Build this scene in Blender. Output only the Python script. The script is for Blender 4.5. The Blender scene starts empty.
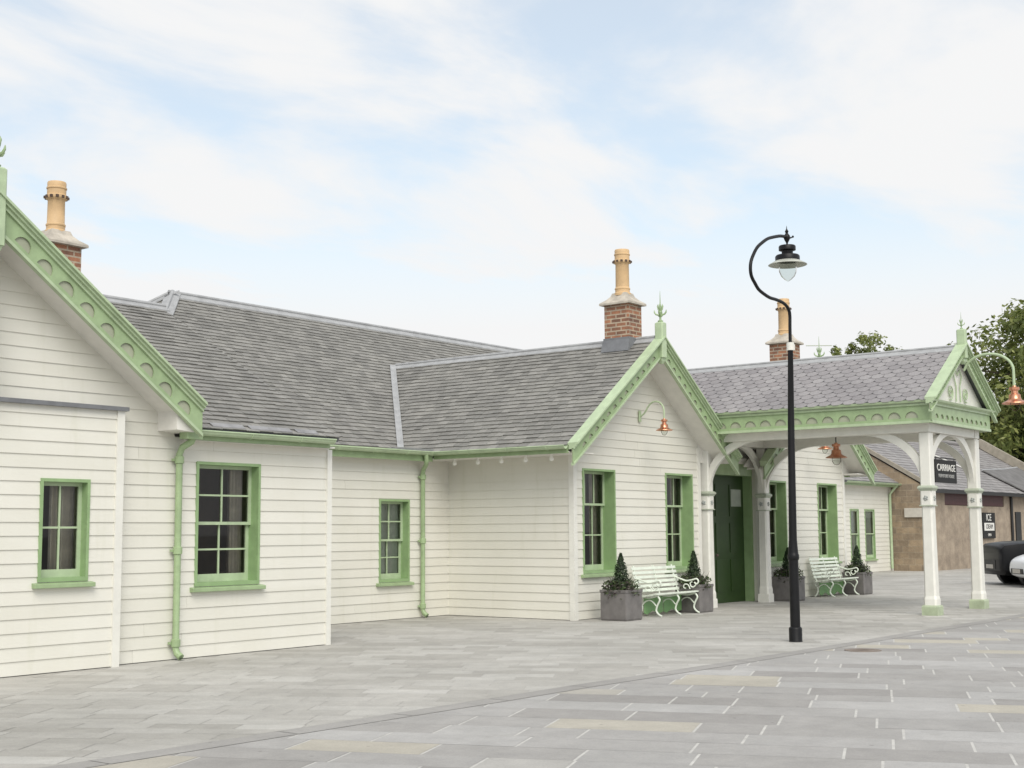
import bpy, math, random
from mathutils import Vector, Matrix
random.seed(7)
C = bpy.context.scene.collection
V = Vector
PI = math.pi
scene = bpy.context.scene

# ------------------------------------------------------------------ materials
def rgba(c): return (c[0], c[1], c[2], 1.0)
class NT:
    def __init__(s, name):
        s.m = bpy.data.materials.new(name); s.m.use_nodes = True
        s.t = s.m.node_tree; s.n = s.t.nodes
        s.b = s.n['Principled BSDF']
    def new(s, typ, **kw):
        n = s.n.new(typ)
        for k, v in kw.items(): setattr(n, k, v)
        return n
    def link(s, a, b): s.t.links.new(a, b)
    def noise(s, scale, detail=4, rough=.55, vec=None, stretch=None):
        n = s.new('ShaderNodeTexNoise'); n.inputs['Scale'].default_value = scale
        n.inputs['Detail'].default_value = detail; n.inputs['Roughness'].default_value = rough
        tc = s.new('ShaderNodeTexCoord')
        src = tc.outputs['Object']
        if stretch:
            mp = s.new('ShaderNodeMapping'); mp.inputs['Scale'].default_value = stretch
            s.link(src, mp.inputs['Vector']); src = mp.outputs['Vector']
        s.link(src, n.inputs['Vector'])
        return n.outputs['Fac']
    def ramp(s, fac, stops):
        r = s.new('ShaderNodeValToRGB'); e = r.color_ramp.elements
        while len(e) < len(stops): e.new(.5)
        for el, (p, c) in zip(e, stops): el.position = p; el.color = rgba(c)
        s.link(fac, r.inputs['Fac']); return r.outputs['Color']
    def mix(s, fac, a, b, typ='MIX'):
        m = s.new('ShaderNodeMix', data_type='RGBA', blend_type=typ)
        for sock, v in ((m.inputs[0], fac), (m.inputs[6], a), (m.inputs[7], b)):
            if isinstance(v, (int, float)): sock.default_value = v
            elif isinstance(v, tuple): sock.default_value = rgba(v)
            else: s.link(v, sock)
        return m.outputs[2]
    def rnd(s):
        g = s.new('ShaderNodeNewGeometry'); return g.outputs['Random Per Island']
    def bump(s, h, strength=.3, dist=.01):
        b = s.new('ShaderNodeBump'); b.inputs['Strength'].default_value = strength
        b.inputs['Distance'].default_value = dist
        s.link(h, b.inputs['Height']); s.link(b.outputs['Normal'], s.b.inputs['Normal'])
    def out(s, col, rough=.5, metal=0., spec=None):
        if isinstance(col, tuple): s.b.inputs['Base Color'].default_value = rgba(col)
        else: s.link(col, s.b.inputs['Base Color'])
        s.b.inputs['Roughness'].default_value = rough; s.b.inputs['Metallic'].default_value = metal
        if spec is not None: s.b.inputs['Specular IOR Level'].default_value = spec
        return s.m

def paint(name, c, rough=.45, var=.10, sc=6.0, bump=.08):
    t = NT(name); f = t.noise(sc, 5)
    lo = tuple(x*(1-var) for x in c); hi = tuple(min(1, x*(1+var)) for x in c)
    col = t.ramp(f, [(.3, lo), (.7, hi)])
    if bump: t.bump(t.noise(60, 3), bump, .004)
    return t.out(col, rough)
M = {}
def mk_boards():
    t = NT('white_weatherboard_paint')
    f = t.noise(1.3, 6, .6)
    col = t.ramp(f, [(.3, (.685, .668, .595)), (.7, (.725, .71, .645))])
    g = t.ramp(t.rnd(), [(0, (.955, .955, .945)), (1, (1, 1, 1))])
    col = t.mix(1.0, col, g, 'MULTIPLY')
    grain = t.noise(5, 6, .7, stretch=(1, 1, 14))
    dirt = t.ramp(grain, [(.60, (1, 1, 1)), (.85, (.88, .87, .83))])
    col = t.mix(.55, col, dirt, 'MULTIPLY')
    streak = t.noise(3.2, 5, .65, stretch=(1.6, 1.6, .16))
    col = t.mix(.6, col, t.ramp(streak, [(.56, (1, 1, 1)), (.80, (.86, .87, .80))]), 'MULTIPLY')
    t.bump(grain, .12, .006)
    return t.out(col, .5)
M['boards'] = mk_boards()
M['white'] = paint('white_trim_paint', (.72, .71, .655), .42, .05)
M['soffit'] = paint('white_soffit_paint', (.74, .72, .67), .5, .05)
M['green'] = paint('sage_green_paint', (.305, .405, .222), .4, .12)
M['green_light'] = paint('pale_green_paint', (.41, .505, .325), .4, .11)
M['green_win'] = paint('window_green_paint', (.255, .375, .18), .42, .1)
M['door_green'] = paint('dark_green_door_paint', (.026, .056, .013), .4, .1)
M['bench_paint'] = paint('pale_mint_bench_paint', (.70, .75, .66), .4, .1)
M['bench_green'] = paint('bench_green_panel_paint', (.17, .33, .13), .45, .1)
M['base_green'] = paint('faded_green_base_paint', (.38, .44, .30), .5, .15)
M['cap_grey'] = paint('grey_green_capital_paint', (.40, .44, .35), .5, .1)
M['rosette_grey'] = paint('grey_rosette_paint', (.36, .38, .36), .5, .1)
M['recess'] = paint('olive_grey_recess_paint', (.365, .385, .285), .6, .1)
M['black'] = paint('black_lamp_paint', (.008, .008, .009), .42, .2)
M['black'].node_tree.nodes['Principled BSDF'].inputs['Specular IOR Level'].default_value = .25
M['lampgrey'] = paint('lamp_shade_underside', (.42, .43, .38), .35, .15)
def mk_copper():
    t = NT('polished_copper'); f = t.noise(14, 4)
    col = t.ramp(f, [(.3, (.55, .24, .14)), (.7, (.72, .36, .23))])
    return t.out(col, .3, .9)
M['copper'] = mk_copper()
def mk_slate(name, c0, c1, c2, lich):
    t = NT(name)
    col = t.ramp(t.rnd(), [(0, c0), (.5, c1), (1, c2)])
    col = t.mix(.75, col, t.ramp(t.noise(1.1, 6, .7), [(.32, (.78, .78, .78)), (.7, (1.16, 1.16, 1.13))]), 'MULTIPLY')
    fine = t.noise(26, 5, .7)
    col = t.mix(.6, col, t.ramp(fine, [(.3, (.72, .72, .72)), (.75, (1.22, 1.22, 1.22))]), 'MULTIPLY')
    if lich:
        m = t.ramp(t.noise(9, 6, .75), [(.58, (0, 0, 0)), (.70, (1, 1, 1))])
        big = t.ramp(t.noise(.8, 3), [(.38, (0, 0, 0)), (.62, (1, 1, 1))])
        mm = t.mix(1.0, m, big, 'MULTIPLY')
        bw = t.new('ShaderNodeRGBToBW'); t.link(mm, bw.inputs[0])
        sc = t.new('ShaderNodeMath', operation='MULTIPLY'); sc.inputs[1].default_value = lich
        t.link(bw.outputs[0], sc.inputs[0])
        col = t.mix(sc.outputs[0], col, (.33, .32, .25))
    t.bump(fine, .5, .012)
    return t.out(col, .62)
M['slate'] = mk_slate('old_grey_slate', (.185, .180, .168), (.228, .222, .207), (.272, .264, .247), .35)
M['slate2'] = mk_slate('purple_grey_slate', (.245, .23, .238), (.275, .26, .268), (.305, .29, .296), .08)
M['slate_far'] = mk_slate('pale_grey_slate', (.235, .222, .222), (.27, .257, .257), (.30, .287, .285), .15)
M['slate_dark'] = paint('blue_grey_slate', (.12, .125, .135), .6, .25, 3)
M['slate_patch'] = paint('dark_grey_slate_patch', (.155, .15, .148), .7, .25, 3)
M['lead'] = paint('weathered_lead', (.34, .345, .35), .55, .16, 5)
M['lead_mid'] = paint('dull_eave_lead', (.25, .25, .255), .6, .2, 5)
M['lead_dark'] = paint('dark_lead_flashing', (.17, .175, .185), .5, .2, 5)
def mk_brick():
    t = NT('mottled_red_brick')
    b = t.new('ShaderNodeTexBrick')
    b.inputs['Scale'].default_value = 1.0; b.inputs['Brick Width'].default_value = .235
    b.inputs['Row Height'].default_value = .082; b.inputs['Mortar Size'].default_value = .013
    b.inputs['Color1'].default_value = (.36, .17, .10, 1); b.inputs['Color2'].default_value = (.14, .08, .06, 1)
    b.inputs['Mortar'].default_value = (.40, .34, .27, 1); b.inputs['Bias'].default_value = -.1
    tc = t.new('ShaderNodeTexCoord')
    sx = t.new('ShaderNodeSeparateXYZ'); t.link(tc.outputs['Object'], sx.inputs[0])
    ad = t.new('ShaderNodeMath', operation='ADD'); t.link(sx.outputs[0], ad.inputs[0]); t.link(sx.outputs[1], ad.inputs[1])
    cx = t.new('ShaderNodeCombineXYZ'); t.link(ad.outputs[0], cx.inputs[0]); t.link(sx.outputs[2], cx.inputs[1])
    t.link(cx.outputs[0], b.inputs['Vector'])
    col = t.mix(.7, b.outputs['Color'], t.ramp(t.noise(7, 5), [(.3, (.6, .6, .6)), (.7, (1.35, 1.25, 1.1))]), 'MULTIPLY')
    t.bump(b.outputs['Fac'], -.6, .01)
    return t.out(col, .8)
M['brick'] = mk_brick()
M['pot'] = paint('buff_chimney_pot', (.60, .41, .22), .6, .12, 5)
M['pot_dark'] = paint('dark_brown_pot_vent', (.09, .06, .045), .8, .2)
M['haunch'] = paint('cement_flaunching', (.44, .40, .34), .8, .25, 6)
def mk_stone(name, a, b_, mort, w=.75, h=.30):
    t = NT(name)
    b = t.new('ShaderNodeTexBrick')
    b.inputs['Scale'].default_value = 1.0; b.inputs['Brick Width'].default_value = w
    b.inputs['Row Height'].default_value = h; b.inputs['Mortar Size'].default_value = .015
    b.inputs['Color1'].default_value = rgba(a); b.inputs['Color2'].default_value = rgba(b_); b.inputs['Mortar'].default_value = rgba(mort)
    b.inputs['Mortar Smooth'].default_value = .6
    tc = t.new('ShaderNodeTexCoord'); sx = t.new('ShaderNodeSeparateXYZ'); t.link(tc.outputs['Object'], sx.inputs[0])
    ad = t.new('ShaderNodeMath', operation='ADD'); t.link(sx.outputs[0], ad.inputs[0]); t.link(sx.outputs[1], ad.inputs[1])
    cx = t.new('ShaderNodeCombineXYZ'); t.link(ad.outputs[0], cx.inputs[0]); t.link(sx.outputs[2], cx.inputs[1])
    t.link(cx.outputs[0], b.inputs['Vector'])
    col = t.mix(.8, b.outputs['Color'], t.ramp(t.noise(2.2, 7, .65), [(.3, (.62, .6, .58)), (.7, (1.3, 1.28, 1.22))]), 'MULTIPLY')
    t.bump(t.noise(9, 6), .6, .03)
    return t.out(col, .85)
M['stone'] = mk_stone('brown_rubble_stone', (.33, .255, .175), (.22, .175, .13), (.30, .25, .19), .47, .235)
M['stone_smooth'] = mk_stone('tan_dressed_stone', (.345, .285, .225), (.31, .255, .20), (.325, .27, .215), 1.4, .6)
M['stone_cope'] = paint('grey_stone_coping', (.30, .27, .22), .85, .2, 4)
M['fascia_red'] = paint('dark_maroon_board', (.075, .022, .022), .5, .2)
def mk_slab(name, stops, sc=3.0, rough=.75, stain=.5):
    t = NT(name)
    col = t.ramp(t.rnd(), stops)
    col = t.mix(stain, col, t.ramp(t.noise(.35, 5, .6), [(.32, (.78, .78, .76)), (.68, (1.16, 1.16, 1.15))]), 'MULTIPLY')
    col = t.mix(.7, col, t.ramp(t.noise(sc, 7, .7), [(.3, (.84, .84, .84)), (.7, (1.13, 1.13, 1.12))]), 'MULTIPLY')
    col = t.mix(.45, col, t.ramp(t.noise(70, 3, .7), [(.3, (.8, .8, .8)), (.7, (1.2, 1.2, 1.2))]), 'MULTIPLY')
    v = t.new('ShaderNodeTexVoronoi'); v.inputs['Scale'].default_value = 2.6
    tcv = t.new('ShaderNodeTexCoord'); t.link(tcv.outputs['Object'], v.inputs['Vector'])
    spots = t.ramp(v.outputs['Distance'], [(.035, (.62, .61, .60)), (.06, (1, 1, 1))])
    col = t.mix(.8, col, spots, 'MULTIPLY')
    blot = t.ramp(t.noise(1.1, 8, .72), [(.60, (1, 1, 1)), (.74, (.80, .79, .77))])
    col = t.mix(.8, col, blot, 'MULTIPLY')
    t.bump(t.noise(45, 5), .25, .006)
    return t.out(col, rough)
M['flag'] = mk_slab('caithness_flagstone', [(0, (.275, .263, .254)), (.2, (.315, .303, .293)), (.55, (.345, .335, .327)), (.86, (.39, .382, .375)), (.90, (.38, .356, .31)), (1, (.42, .392, .335))])
M['paver'] = mk_slab('pale_granite_paver', [(0, (.345, .332, .31)), (.5, (.395, .382, .36)), (1, (.445, .434, .412))], 4.0, stain=.7)
M['mortar'] = paint('pale_mortar', (.49, .48, .455), .9, .14, 8)
M['joint'] = paint('grey_paving_joint', (.39, .378, .357), .9, .15, 8)
M['edge'] = mk_slab('dark_granite_edging', [(0, (.295, .284, .273)), (1, (.325, .314, .303))])
M['tarmac'] = paint('grey_tarmac_ground', (.30, .30, .29), .9, .15, 2)
M['zinc'] = paint('grey_zinc_planter', (.155, .145, .14), .5, .2, 6)
M['soil'] = paint('dark_soil', (.03, .022, .016), .9, .3)
M['iron'] = paint('rusty_cast_iron', (.12, .09, .08), .7, .3, 12)
def mk_leaf(name, a, b, c):
    t = NT(name)
    col = t.ramp(t.rnd(), [(0, a), (.55, b), (1, c)])
    t.out(col, .55)
    tl = t.new('ShaderNodeBsdfTranslucent'); t.link(col, tl.inputs[0])
    mx = t.new('ShaderNodeMixShader'); mx.inputs[0].default_value = .32
    t.link(t.b.outputs[0], mx.inputs[1]); t.link(tl.outputs[0], mx.inputs[2])
    o = [n for n in t.n if n.type == 'OUTPUT_MATERIAL'][0]; t.link(mx.outputs[0], o.inputs['Surface'])
    return t.m
M['leaf'] = mk_leaf('green_tree_leaves', (.11, .145, .036), (.19, .225, .06), (.31, .33, .11))
M['leaf_dark'] = mk_leaf('dark_tree_leaves', (.028, .045, .016), (.05, .075, .024), (.085, .115, .038))
M['conifer'] = mk_leaf('dark_conifer_leaves', (.010, .022, .008), (.022, .045, .014), (.045, .08, .025))
M['herb'] = mk_leaf('planter_foliage', (.03, .05, .015), (.06, .10, .03), (.12, .17, .06))
M['heather'] = mk_leaf('purple_heather_leaves', (.06, .035, .045), (.05, .06, .03), (.10, .08, .07))
M['bark'] = paint('grey_brown_bark', (.10, .075, .055), .9, .3, 8)
M['curtain'] = paint('beige_curtain_cloth', (.74, .68, .58), .85, .12, 9)
M['net'] = paint('grey_green_net_blind', (.47, .51, .43), .85, .1, 9)
M['room'] = paint('brown_room_lining', (.26, .20, .15), .9, .2, 2)
M['dark'] = paint('shadowed_void', (.02, .02, .02), .9, .1)
def mk_glass(nm, ior):
    t = NT(nm)
    tr = t.new('ShaderNodeBsdfTransparent'); tr.inputs[0].default_value = (.86, .88, .86, 1)
    gl = t.new('ShaderNodeBsdfGlossy'); gl.inputs['Roughness'].default_value = .02
    fr = t.new('ShaderNodeFresnel'); fr.inputs['IOR'].default_value = ior
    mx = t.new('ShaderNodeMixShader')
    t.link(fr.outputs[0], mx.inputs[0]); t.link(tr.outputs[0], mx.inputs[1]); t.link(gl.outputs[0], mx.inputs[2])
    o = [n for n in t.n if n.type == 'OUTPUT_MATERIAL'][0]
    t.link(mx.outputs[0], o.inputs['Surface'])
    return t.m
M['iron_pale'] = paint('worn_iron_cover', (.20, .165, .14), .7, .2, 12)
M['glass'] = mk_glass('window_glass', 1.5)
M['glass_thin'] = mk_glass('clear_globe_glass', 1.12)
M['bulb'] = paint('opal_bulb_glass', (.85, .85, .80), .2, .02, bump=0)
M['carblack'] = paint('black_car_paint', (.007, .007, .008), .3, .1, bump=0)
M['carblack'].node_tree.nodes['Principled BSDF'].inputs['Specular IOR Level'].default_value = .18
M['carwhite'] = paint('white_car_paint', (.80, .81, .83), .18, .02, bump=0)
M['tyre'] = paint('black_tyre_rubber', (.014, .014, .014), .8, .2)
M['alloy'] = paint('grey_alloy_wheel', (.22, .22, .23), .3, .1, bump=0)
M['carglass'] = paint('dark_car_glass', (.012, .014, .016), .05, .1, bump=0)
M['headlight'] = paint('car_headlight_lens', (.55, .57, .58), .08, .05, bump=0)
M['plastic'] = paint('black_car_plastic', (.02, .02, .02), .5, .1)
M['signblack'] = paint('black_sign_board', (.012, .012, .012), .75, .1)
M['signwhite'] = paint('white_sign_lettering', (.75, .74, .70), .5, .05, bump=0)
M['signgrey'] = paint('grey_sign_lettering', (.34, .34, .33), .5, .05, bump=0)
M['signpale'] = paint('pale_wall_plaque', (.50, .47, .42), .5, .08)
M['poster'] = paint('pale_paper_notice', (.36, .40, .34), .6, .1, 8)

# ------------------------------------------------------------------ mesh helpers
BASE = {}
def base(o):
    return BASE.get(o.name, V((0, 0, 0))) if o else V((0, 0, 0))
class MB:
    def __init__(s): s.v = []; s.f = []
    def vs(s, pts):
        i = len(s.v); s.v += [tuple(p) for p in pts]; return list(range(i, i+len(pts)))
    def poly(s, pts): s.f.append(s.vs(pts))
    def hexa(s, p):     # 8 points: bottom 4 ccw, top 4 ccw
        i = s.vs(p)
        for q in ((3, 2, 1, 0), (4, 5, 6, 7), (0, 1, 5, 4), (1, 2, 6, 5), (2, 3, 7, 6), (3, 0, 4, 7)):
            s.f.append([i[k] for k in q])
    def box(s, x0, x1, y0, y1, z0, z1):
        s.hexa([(x0, y0, z0), (x1, y0, z0), (x1, y1, z0), (x0, y1, z0), (x0, y0, z1), (x1, y0, z1), (x1, y1, z1), (x0, y1, z1)])
    def bevbox(s, x0, x1, y0, y1, z0, z1, b=.01):
        # box with chamfered vertical and top edges
        def ring(z, e):
            return [(x0+b-e, y0, z) if 0 else p for p in [(x0+b+e, y0+e, z), (x1-b-e, y0+e, z), (x1-e, y0+b+e, z), (x1-e, y1-b-e, z), (x1-b-e, y1-e, z), (x0+b+e, y1-e, z), (x0+e, y1-b-e, z), (x0+e, y0+b+e, z)]]
        s.loft([ring(z0, 0), ring(z1-b, 0), ring(z1, b)])
    def loft(s, rings, cap=True, closed=True):
        idx = [s.vs(r) for r in rings]; n = len(rings[0])
        for a, b in zip(idx, idx[1:]):
            for k in range(n if closed else n-1):
                s.f.append([a[k], a[(k+1) % n], b[(k+1) % n], b[k]])
        if cap:
            s.f.append(list(reversed(idx[0]))); s.f.append(idx[-1])
    def beam(s, p, q, w, h, up=(0, 0, 1)):
        p, q = V(p), V(q); d = (q-p).normalized(); u = V(up)
        r = d.cross(u).normalized(); u = r.cross(d).normalized()
        a = [r*sx*w/2+u*sy*h/2 for sx, sy in ((-1, -1), (1, -1), (1, 1), (-1, 1))]
        s.hexa([p+a[0], p+a[1], q+a[1], q+a[0], p+a[3], p+a[2], q+a[2], q+a[3]])
    def tube(s, pts, r, n=10, cap=True):
        pts = [V(p) for p in pts]
        rs = r if isinstance(r, (list, tuple)) else [r]*len(pts)
        prev = None; rings = []
        for i, p in enumerate(pts):
            d = (pts[min(i+1, len(pts)-1)]-pts[max(i-1, 0)]).normalized()
            if prev is None:
                a = V((0, 0, 1)) if abs(d.z) < .9 else V((1, 0, 0))
                u = d.cross(a).normalized()
            else:
                u = (prev-d*prev.dot(d)).normalized()
            prev = u; w = d.cross(u)
            rings.append([p+(u*math.cos(2*PI*k/n)+w*math.sin(2*PI*k/n))*rs[i] for k in range(n)])
        s.loft(rings, cap)
    def lathe(s, c, prof, n=20, cap=True, rot=0):
        rings = [[(c[0]+r*math.cos(rot+2*PI*k/n), c[1]+r*math.sin(rot+2*PI*k/n), c[2]+z) for k in range(n)] for r, z in prof]
        s.loft(rings, cap)
    def sqlathe(s, c, prof, ax=1., ay=1.):
        s.loft([[(c[0]-r*ax, c[1]-r*ay, c[2]+z), (c[0]+r*ax, c[1]-r*ay, c[2]+z), (c[0]+r*ax, c[1]+r*ay, c[2]+z), (c[0]-r*ax, c[1]+r*ay, c[2]+z)] for r, z in prof])
    def extrude(s, poly, O, U, W, N, t):
        # 2d poly (a,b) -> O + aU + bW, thickness t along N
        O, U, W, N = V(O), V(U), V(W), V(N)
        a = [O+U*x+W*y for x, y in poly]; b = [p+N*t for p in a]
        i = s.vs(a); j = s.vs(b); n = len(poly)
        s.f.append(list(reversed(i))); s.f.append(j)
        for k in range(n): s.f.append([i[k], i[(k+1) % n], j[(k+1) % n], j[k]])
    def sphere(s, c, r, n=12, m=8, sz=1.):
        prof = [(max(r*math.sin(PI*k/m), .0005), -r*sz*math.cos(PI*k/m)) for k in range(m+1)]
        s.lathe(c, prof, n)
    def build(s, name, mat, parent=None, smooth=False, bev=0):
        me = bpy.data.meshes.new(name); b = base(parent)
        me.from_pydata([(x-b.x, y-b.y, z-b.z) for x, y, z in s.v], [], s.f); me.update()
        o = bpy.data.objects.new(name, me); C.objects.link(o)
        me.materials.append(mat)
        if smooth:
            me.polygons.foreach_set('use_smooth', [True]*len(me.polygons))
            try: me.set_sharp_from_angle(angle=math.radians(38))
            except Exception: pass
        if parent: o.parent = parent; BASE[o.name] = b
        if bev:
            md = o.modifiers.new('bevel', 'BEVEL'); md.width = bev; md.segments = 2; md.limit_method = 'ANGLE'
        return o
def thing(name, label, cat, loc=(0, 0, 0), group=None):
    o = bpy.data.objects.new(name, None); C.objects.link(o); o.location = loc
    o['label'] = label; o['category'] = cat
    if group: o['group'] = group
    BASE[o.name] = V(loc); o.empty_display_size = .2
    return o
def sub(name, parent):      # an Empty part under a thing
    o = bpy.data.objects.new(name, None); C.objects.link(o); o.parent = parent
    BASE[o.name] = base(parent); return o
def tag(o, label, cat, group=None):
    o['label'] = label; o['category'] = cat
    if group: o['group'] = group
    return o
def copy_tree(o, parent=None):
    c = o.copy(); C.objects.link(c)
    if parent: c.parent = parent
    for ch in list(o.children): copy_tree(ch, c)
    return c

# ---- lapped weatherboards: O origin, U along, N outward; lim(z) -> (u0,u1); openings (u0,u1,z0,z1)
EXPO = .157
brng = random.Random(11)
def boards(mb, O, U, N, z0, z1, lim, openings=()):
    O, U, N = V(O), V(U), V(N)
    rows = []
    z = z0
    while z < z1-.01:
        zt = min(z+EXPO, z1); rows.append((z, zt)); z = zt
    for a, b in rows:
        cuts = sorted({a, b} | {q for o in openings for q in o[2:4] if a+.004 < q < b-.004})
        # board joints
        for c, d in zip(cuts, cuts[1:]):
            mid = (c+d)/2
            l0, r0 = lim(c+.001); l1, r1 = lim(d-.001)
            blk = sorted([(o[0], o[1]) for o in openings if o[2] < mid < o[3]])
            spans = []; cur0, cur1 = l0, l1
            for s0, s1 in blk:
                if s0 > max(cur0, cur1): spans.append((cur0, cur1, s0, s0)); 
                cur0 = cur1 = max(s1, max(cur0, cur1) if s0 <= max(cur0, cur1) else s1)
            spans.append((cur0, cur1, r0, r1))
            cutspans = []
            for x0, x1, y0, y1 in spans:      # butt joints between board lengths
                if abs(x0-x1) < .002 and abs(y0-y1) < .002:
                    q = x0
                    while y0-q > 4.2:
                        w = brng.uniform(1.6, 3.6); cutspans.append((q, q, q+w-.002, q+w-.002)); q += w+.001
                    cutspans.append((q, q, y0, y0))
                else: cutspans.append((x0, x1, y0, y1))
            for x0, x1, y0, y1 in cutspans:
                if y0-x0 < .01 and y1-x1 < .01: continue
                y1 = max(y1, x1+.001); y0 = max(y0, x0+.001)
                off = lambda zz: .017-.013*(zz-a)/EXPO
                P = lambda u, zz, e: O+U*u+N*e+V((0, 0, zz))
                i = mb.vs([P(x0, c, off(c)), P(y0, c, off(c)), P(y1, d, off(d)), P(x1, d, off(d)),
                           P(x0, c, -.01), P(y0, c, -.01), P(y1, d, -.01), P(x1, d, -.01)])
                mb.f.append([i[0], i[1], i[2], i[3]])
                mb.f.append([i[4], i[5], i[1], i[0]])
                mb.f.append([i[4], i[0], i[3], i[7]]); mb.f.append([i[1], i[5], i[6], i[2]])
                mb.f.append([i[3], i[2], i[6], i[7]])

# ---- slates: O at eave, U along eave, W up-slope, N outward; lim(w) -> (u0,u1)
def slates(mb, O, U, W, N, length, lim, expo=.14, w=.24, shape='rect', jit=1., thick=.016):
    O, U, W, N = V(O), V(U), V(W).normalized(), V(N).normalized()
    rng = random.Random(int(O.x*1000+O.y*77)+5)
    r = 0; y = 0.
    while y < length-.02:
        lo, hi = lim(y+expo*.5)
        x = lo-w*(.5 if r % 2 else 0.)-(rng.random()*.06*jit if jit else 0)
        while x < hi:
            ww = w*(1+jit*rng.uniform(-.28, .28))
            a, b = max(x+.003, lo), min(x+ww-.003, hi)
            x += ww
            if b-a < .03: continue
            dy = rng.uniform(-.012, .012)*jit; tl = rng.uniform(-.005, .005)*jit; e = thick+.008+rng.uniform(0, .006)*jit
            top = min(y+expo*1.15, length)
            s0 = y+dy-tl; s1 = y+dy+tl
            P = lambda u, v_, n: O+U*u+W*v_+N*n
            if shape == 'rect':
                i = mb.vs([P(a, s0, e), P(b, s1, e), P(b, top, .006), P(a, top, .006), P(a, s0, e-thick), P(b, s1, e-thick)])
                mb.f += [[i[0], i[1], i[2], i[3]], [i[4], i[5], i[1], i[0]], [i[4], i[0], i[3]], [i[5], i[2], i[1]]]
            else:       # hexagonal lower edge
                cl = expo*.30; q = (b-a)*.26; 
                full = b-a > w*.7
                if full:
                    o_ = [P(a, y+cl, e), P(a+q, y-expo*.10, e), P(b-q, y-expo*.10, e), P(b, y+cl, e), P(b, top, .006), P(a, top, .006)]
                    u_ = [p-N*thick for p in o_[:4]]
                    i = mb.vs(o_+u_)
                    mb.f += [[i[0], i[1], i[2], i[3], i[4], i[5]], [i[6], i[7], i[1], i[0]], [i[7], i[8], i[2], i[1]], [i[8], i[9], i[3], i[2]]]
                else:
                    i = mb.vs([P(a, y, e), P(b, y, e), P(b, top, .006), P(a, top, .006), P(a, y, e-thick), P(b, y, e-thick)])
                    mb.f += [[i[0], i[1], i[2], i[3]], [i[4], i[5], i[1], i[0]]]
        y += expo; r += 1

# ---- board pierced with half-moon holes, in the plane (U along, W perpendicular up, N outward)
def ray_poly(k, ang, poly):
    dx, dy = math.cos(ang), math.sin(ang); best = None
    n = len(poly)
    for i in range(n):
        (x1, y1), (x2, y2) = poly[i], poly[(i+1) % n]
        ex, ey = x2-x1, y2-y1; den = dx*ey-dy*ex
        if abs(den) < 1e-9: continue
        t = ((x1-k[0])*ey-(y1-k[1])*ex)/den; s_ = ((x1-k[0])*dy-(y1-k[1])*dx)/den
        if t > 1e-6 and -1e-6 <= s_ <= 1+1e-6 and (best is None or t < best): best = t
    return (k[0]+dx*best, k[1]+dy*best)
def pierced(mb, O, U, W, N, cells, th, hole):
    """cells: list of convex 2d polygons; hole(cell)->2d polygon or None"""
    O, U, W, N = V(O), V(U), V(W), V(N)
    P = lambda p, n: O+U*p[0]+W*p[1]+N*n
    for c in cells:
        h = hole(c)
        if not h:
            mb.extrude(c, O, U, W, N, th); continue
        k = (sum(p[0] for p in h)/len(h), sum(p[1] for p in h)/len(h))
        angs = sorted({round(math.atan2(p[1]-k[1], p[0]-k[0]), 6) for p in list(h)+list(c)})
        hi = [ray_poly(k, a, h) for a in angs]; co = [ray_poly(k, a, c) for a in angs]
        n = len(angs)
        A = mb.vs([P(p, th) for p in hi]); B = mb.vs([P(p, th) for p in co])
        A2 = mb.vs([P(p, 0) for p in hi]); B2 = mb.vs([P(p, 0) for p in co])
        for q in range(n):
            r = (q+1) % n
            mb.f.append([A[q], B[q], B[r], A[r]]); mb.f.append([A2[r], B2[r], B2[q], A2[q]])
            mb.f.append([A[r], A2[r], A2[q], A[q]]); mb.f.append([B[q], B2[q], B2[r], B[r]])
def halfmoon(cx, cy, r, n=12, squash=1.):
    return [(cx+r*math.cos(PI*k/n), cy+r*squash*math.sin(PI*k/n)) for k in range(n+1)]

# ------------------------------------------------------------------ ground
def poly_obj(name, pts, z, mat):
    mb = MB(); mb.poly([(x, y, z) for x, y in pts]); o = mb.build(name, mat); o['kind'] = 'structure'; return o
poly_obj('ground', [(-600, -600), (900, -600), (900, 900), (-600, 900)], -.012, M['tarmac'])
curve = [(-40, 9.2), (-15, 8.6), (0, 8.28), (5.88, 8.107), (7.622, 8.06), (10.262, 7.99), (11.607, 7.985), (13.163, 7.92), (14.898, 7.87), (16.53, 7.855), (17.969, 7.83), (20.658, 7.83), (24.5, 7.80), (32, 7.85), (45, 8.2), (62, 9)]
def curve_at(x):
    for (a, b), (c, d) in zip(curve, curve[1:]):
        if a <= x <= c: return b+(d-b)*(x-a)/(c-a), (d-b)/(c-a)
    return (curve[0][1], 0) if x < curve[0][0] else (curve[-1][1], 0)
def clip(poly, f):      # keep f>=0
    out = []
    for i, p in enumerate(poly):
        q = poly[(i+1) % len(poly)]; a, b = f(p), f(q)
        if a >= 0: out.append(p)
        if (a >= 0) != (b >= 0):
            t = a/(a-b); out.append((p[0]+(q[0]-p[0])*t, p[1]+(q[1]-p[1])*t))
    return out
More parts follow.
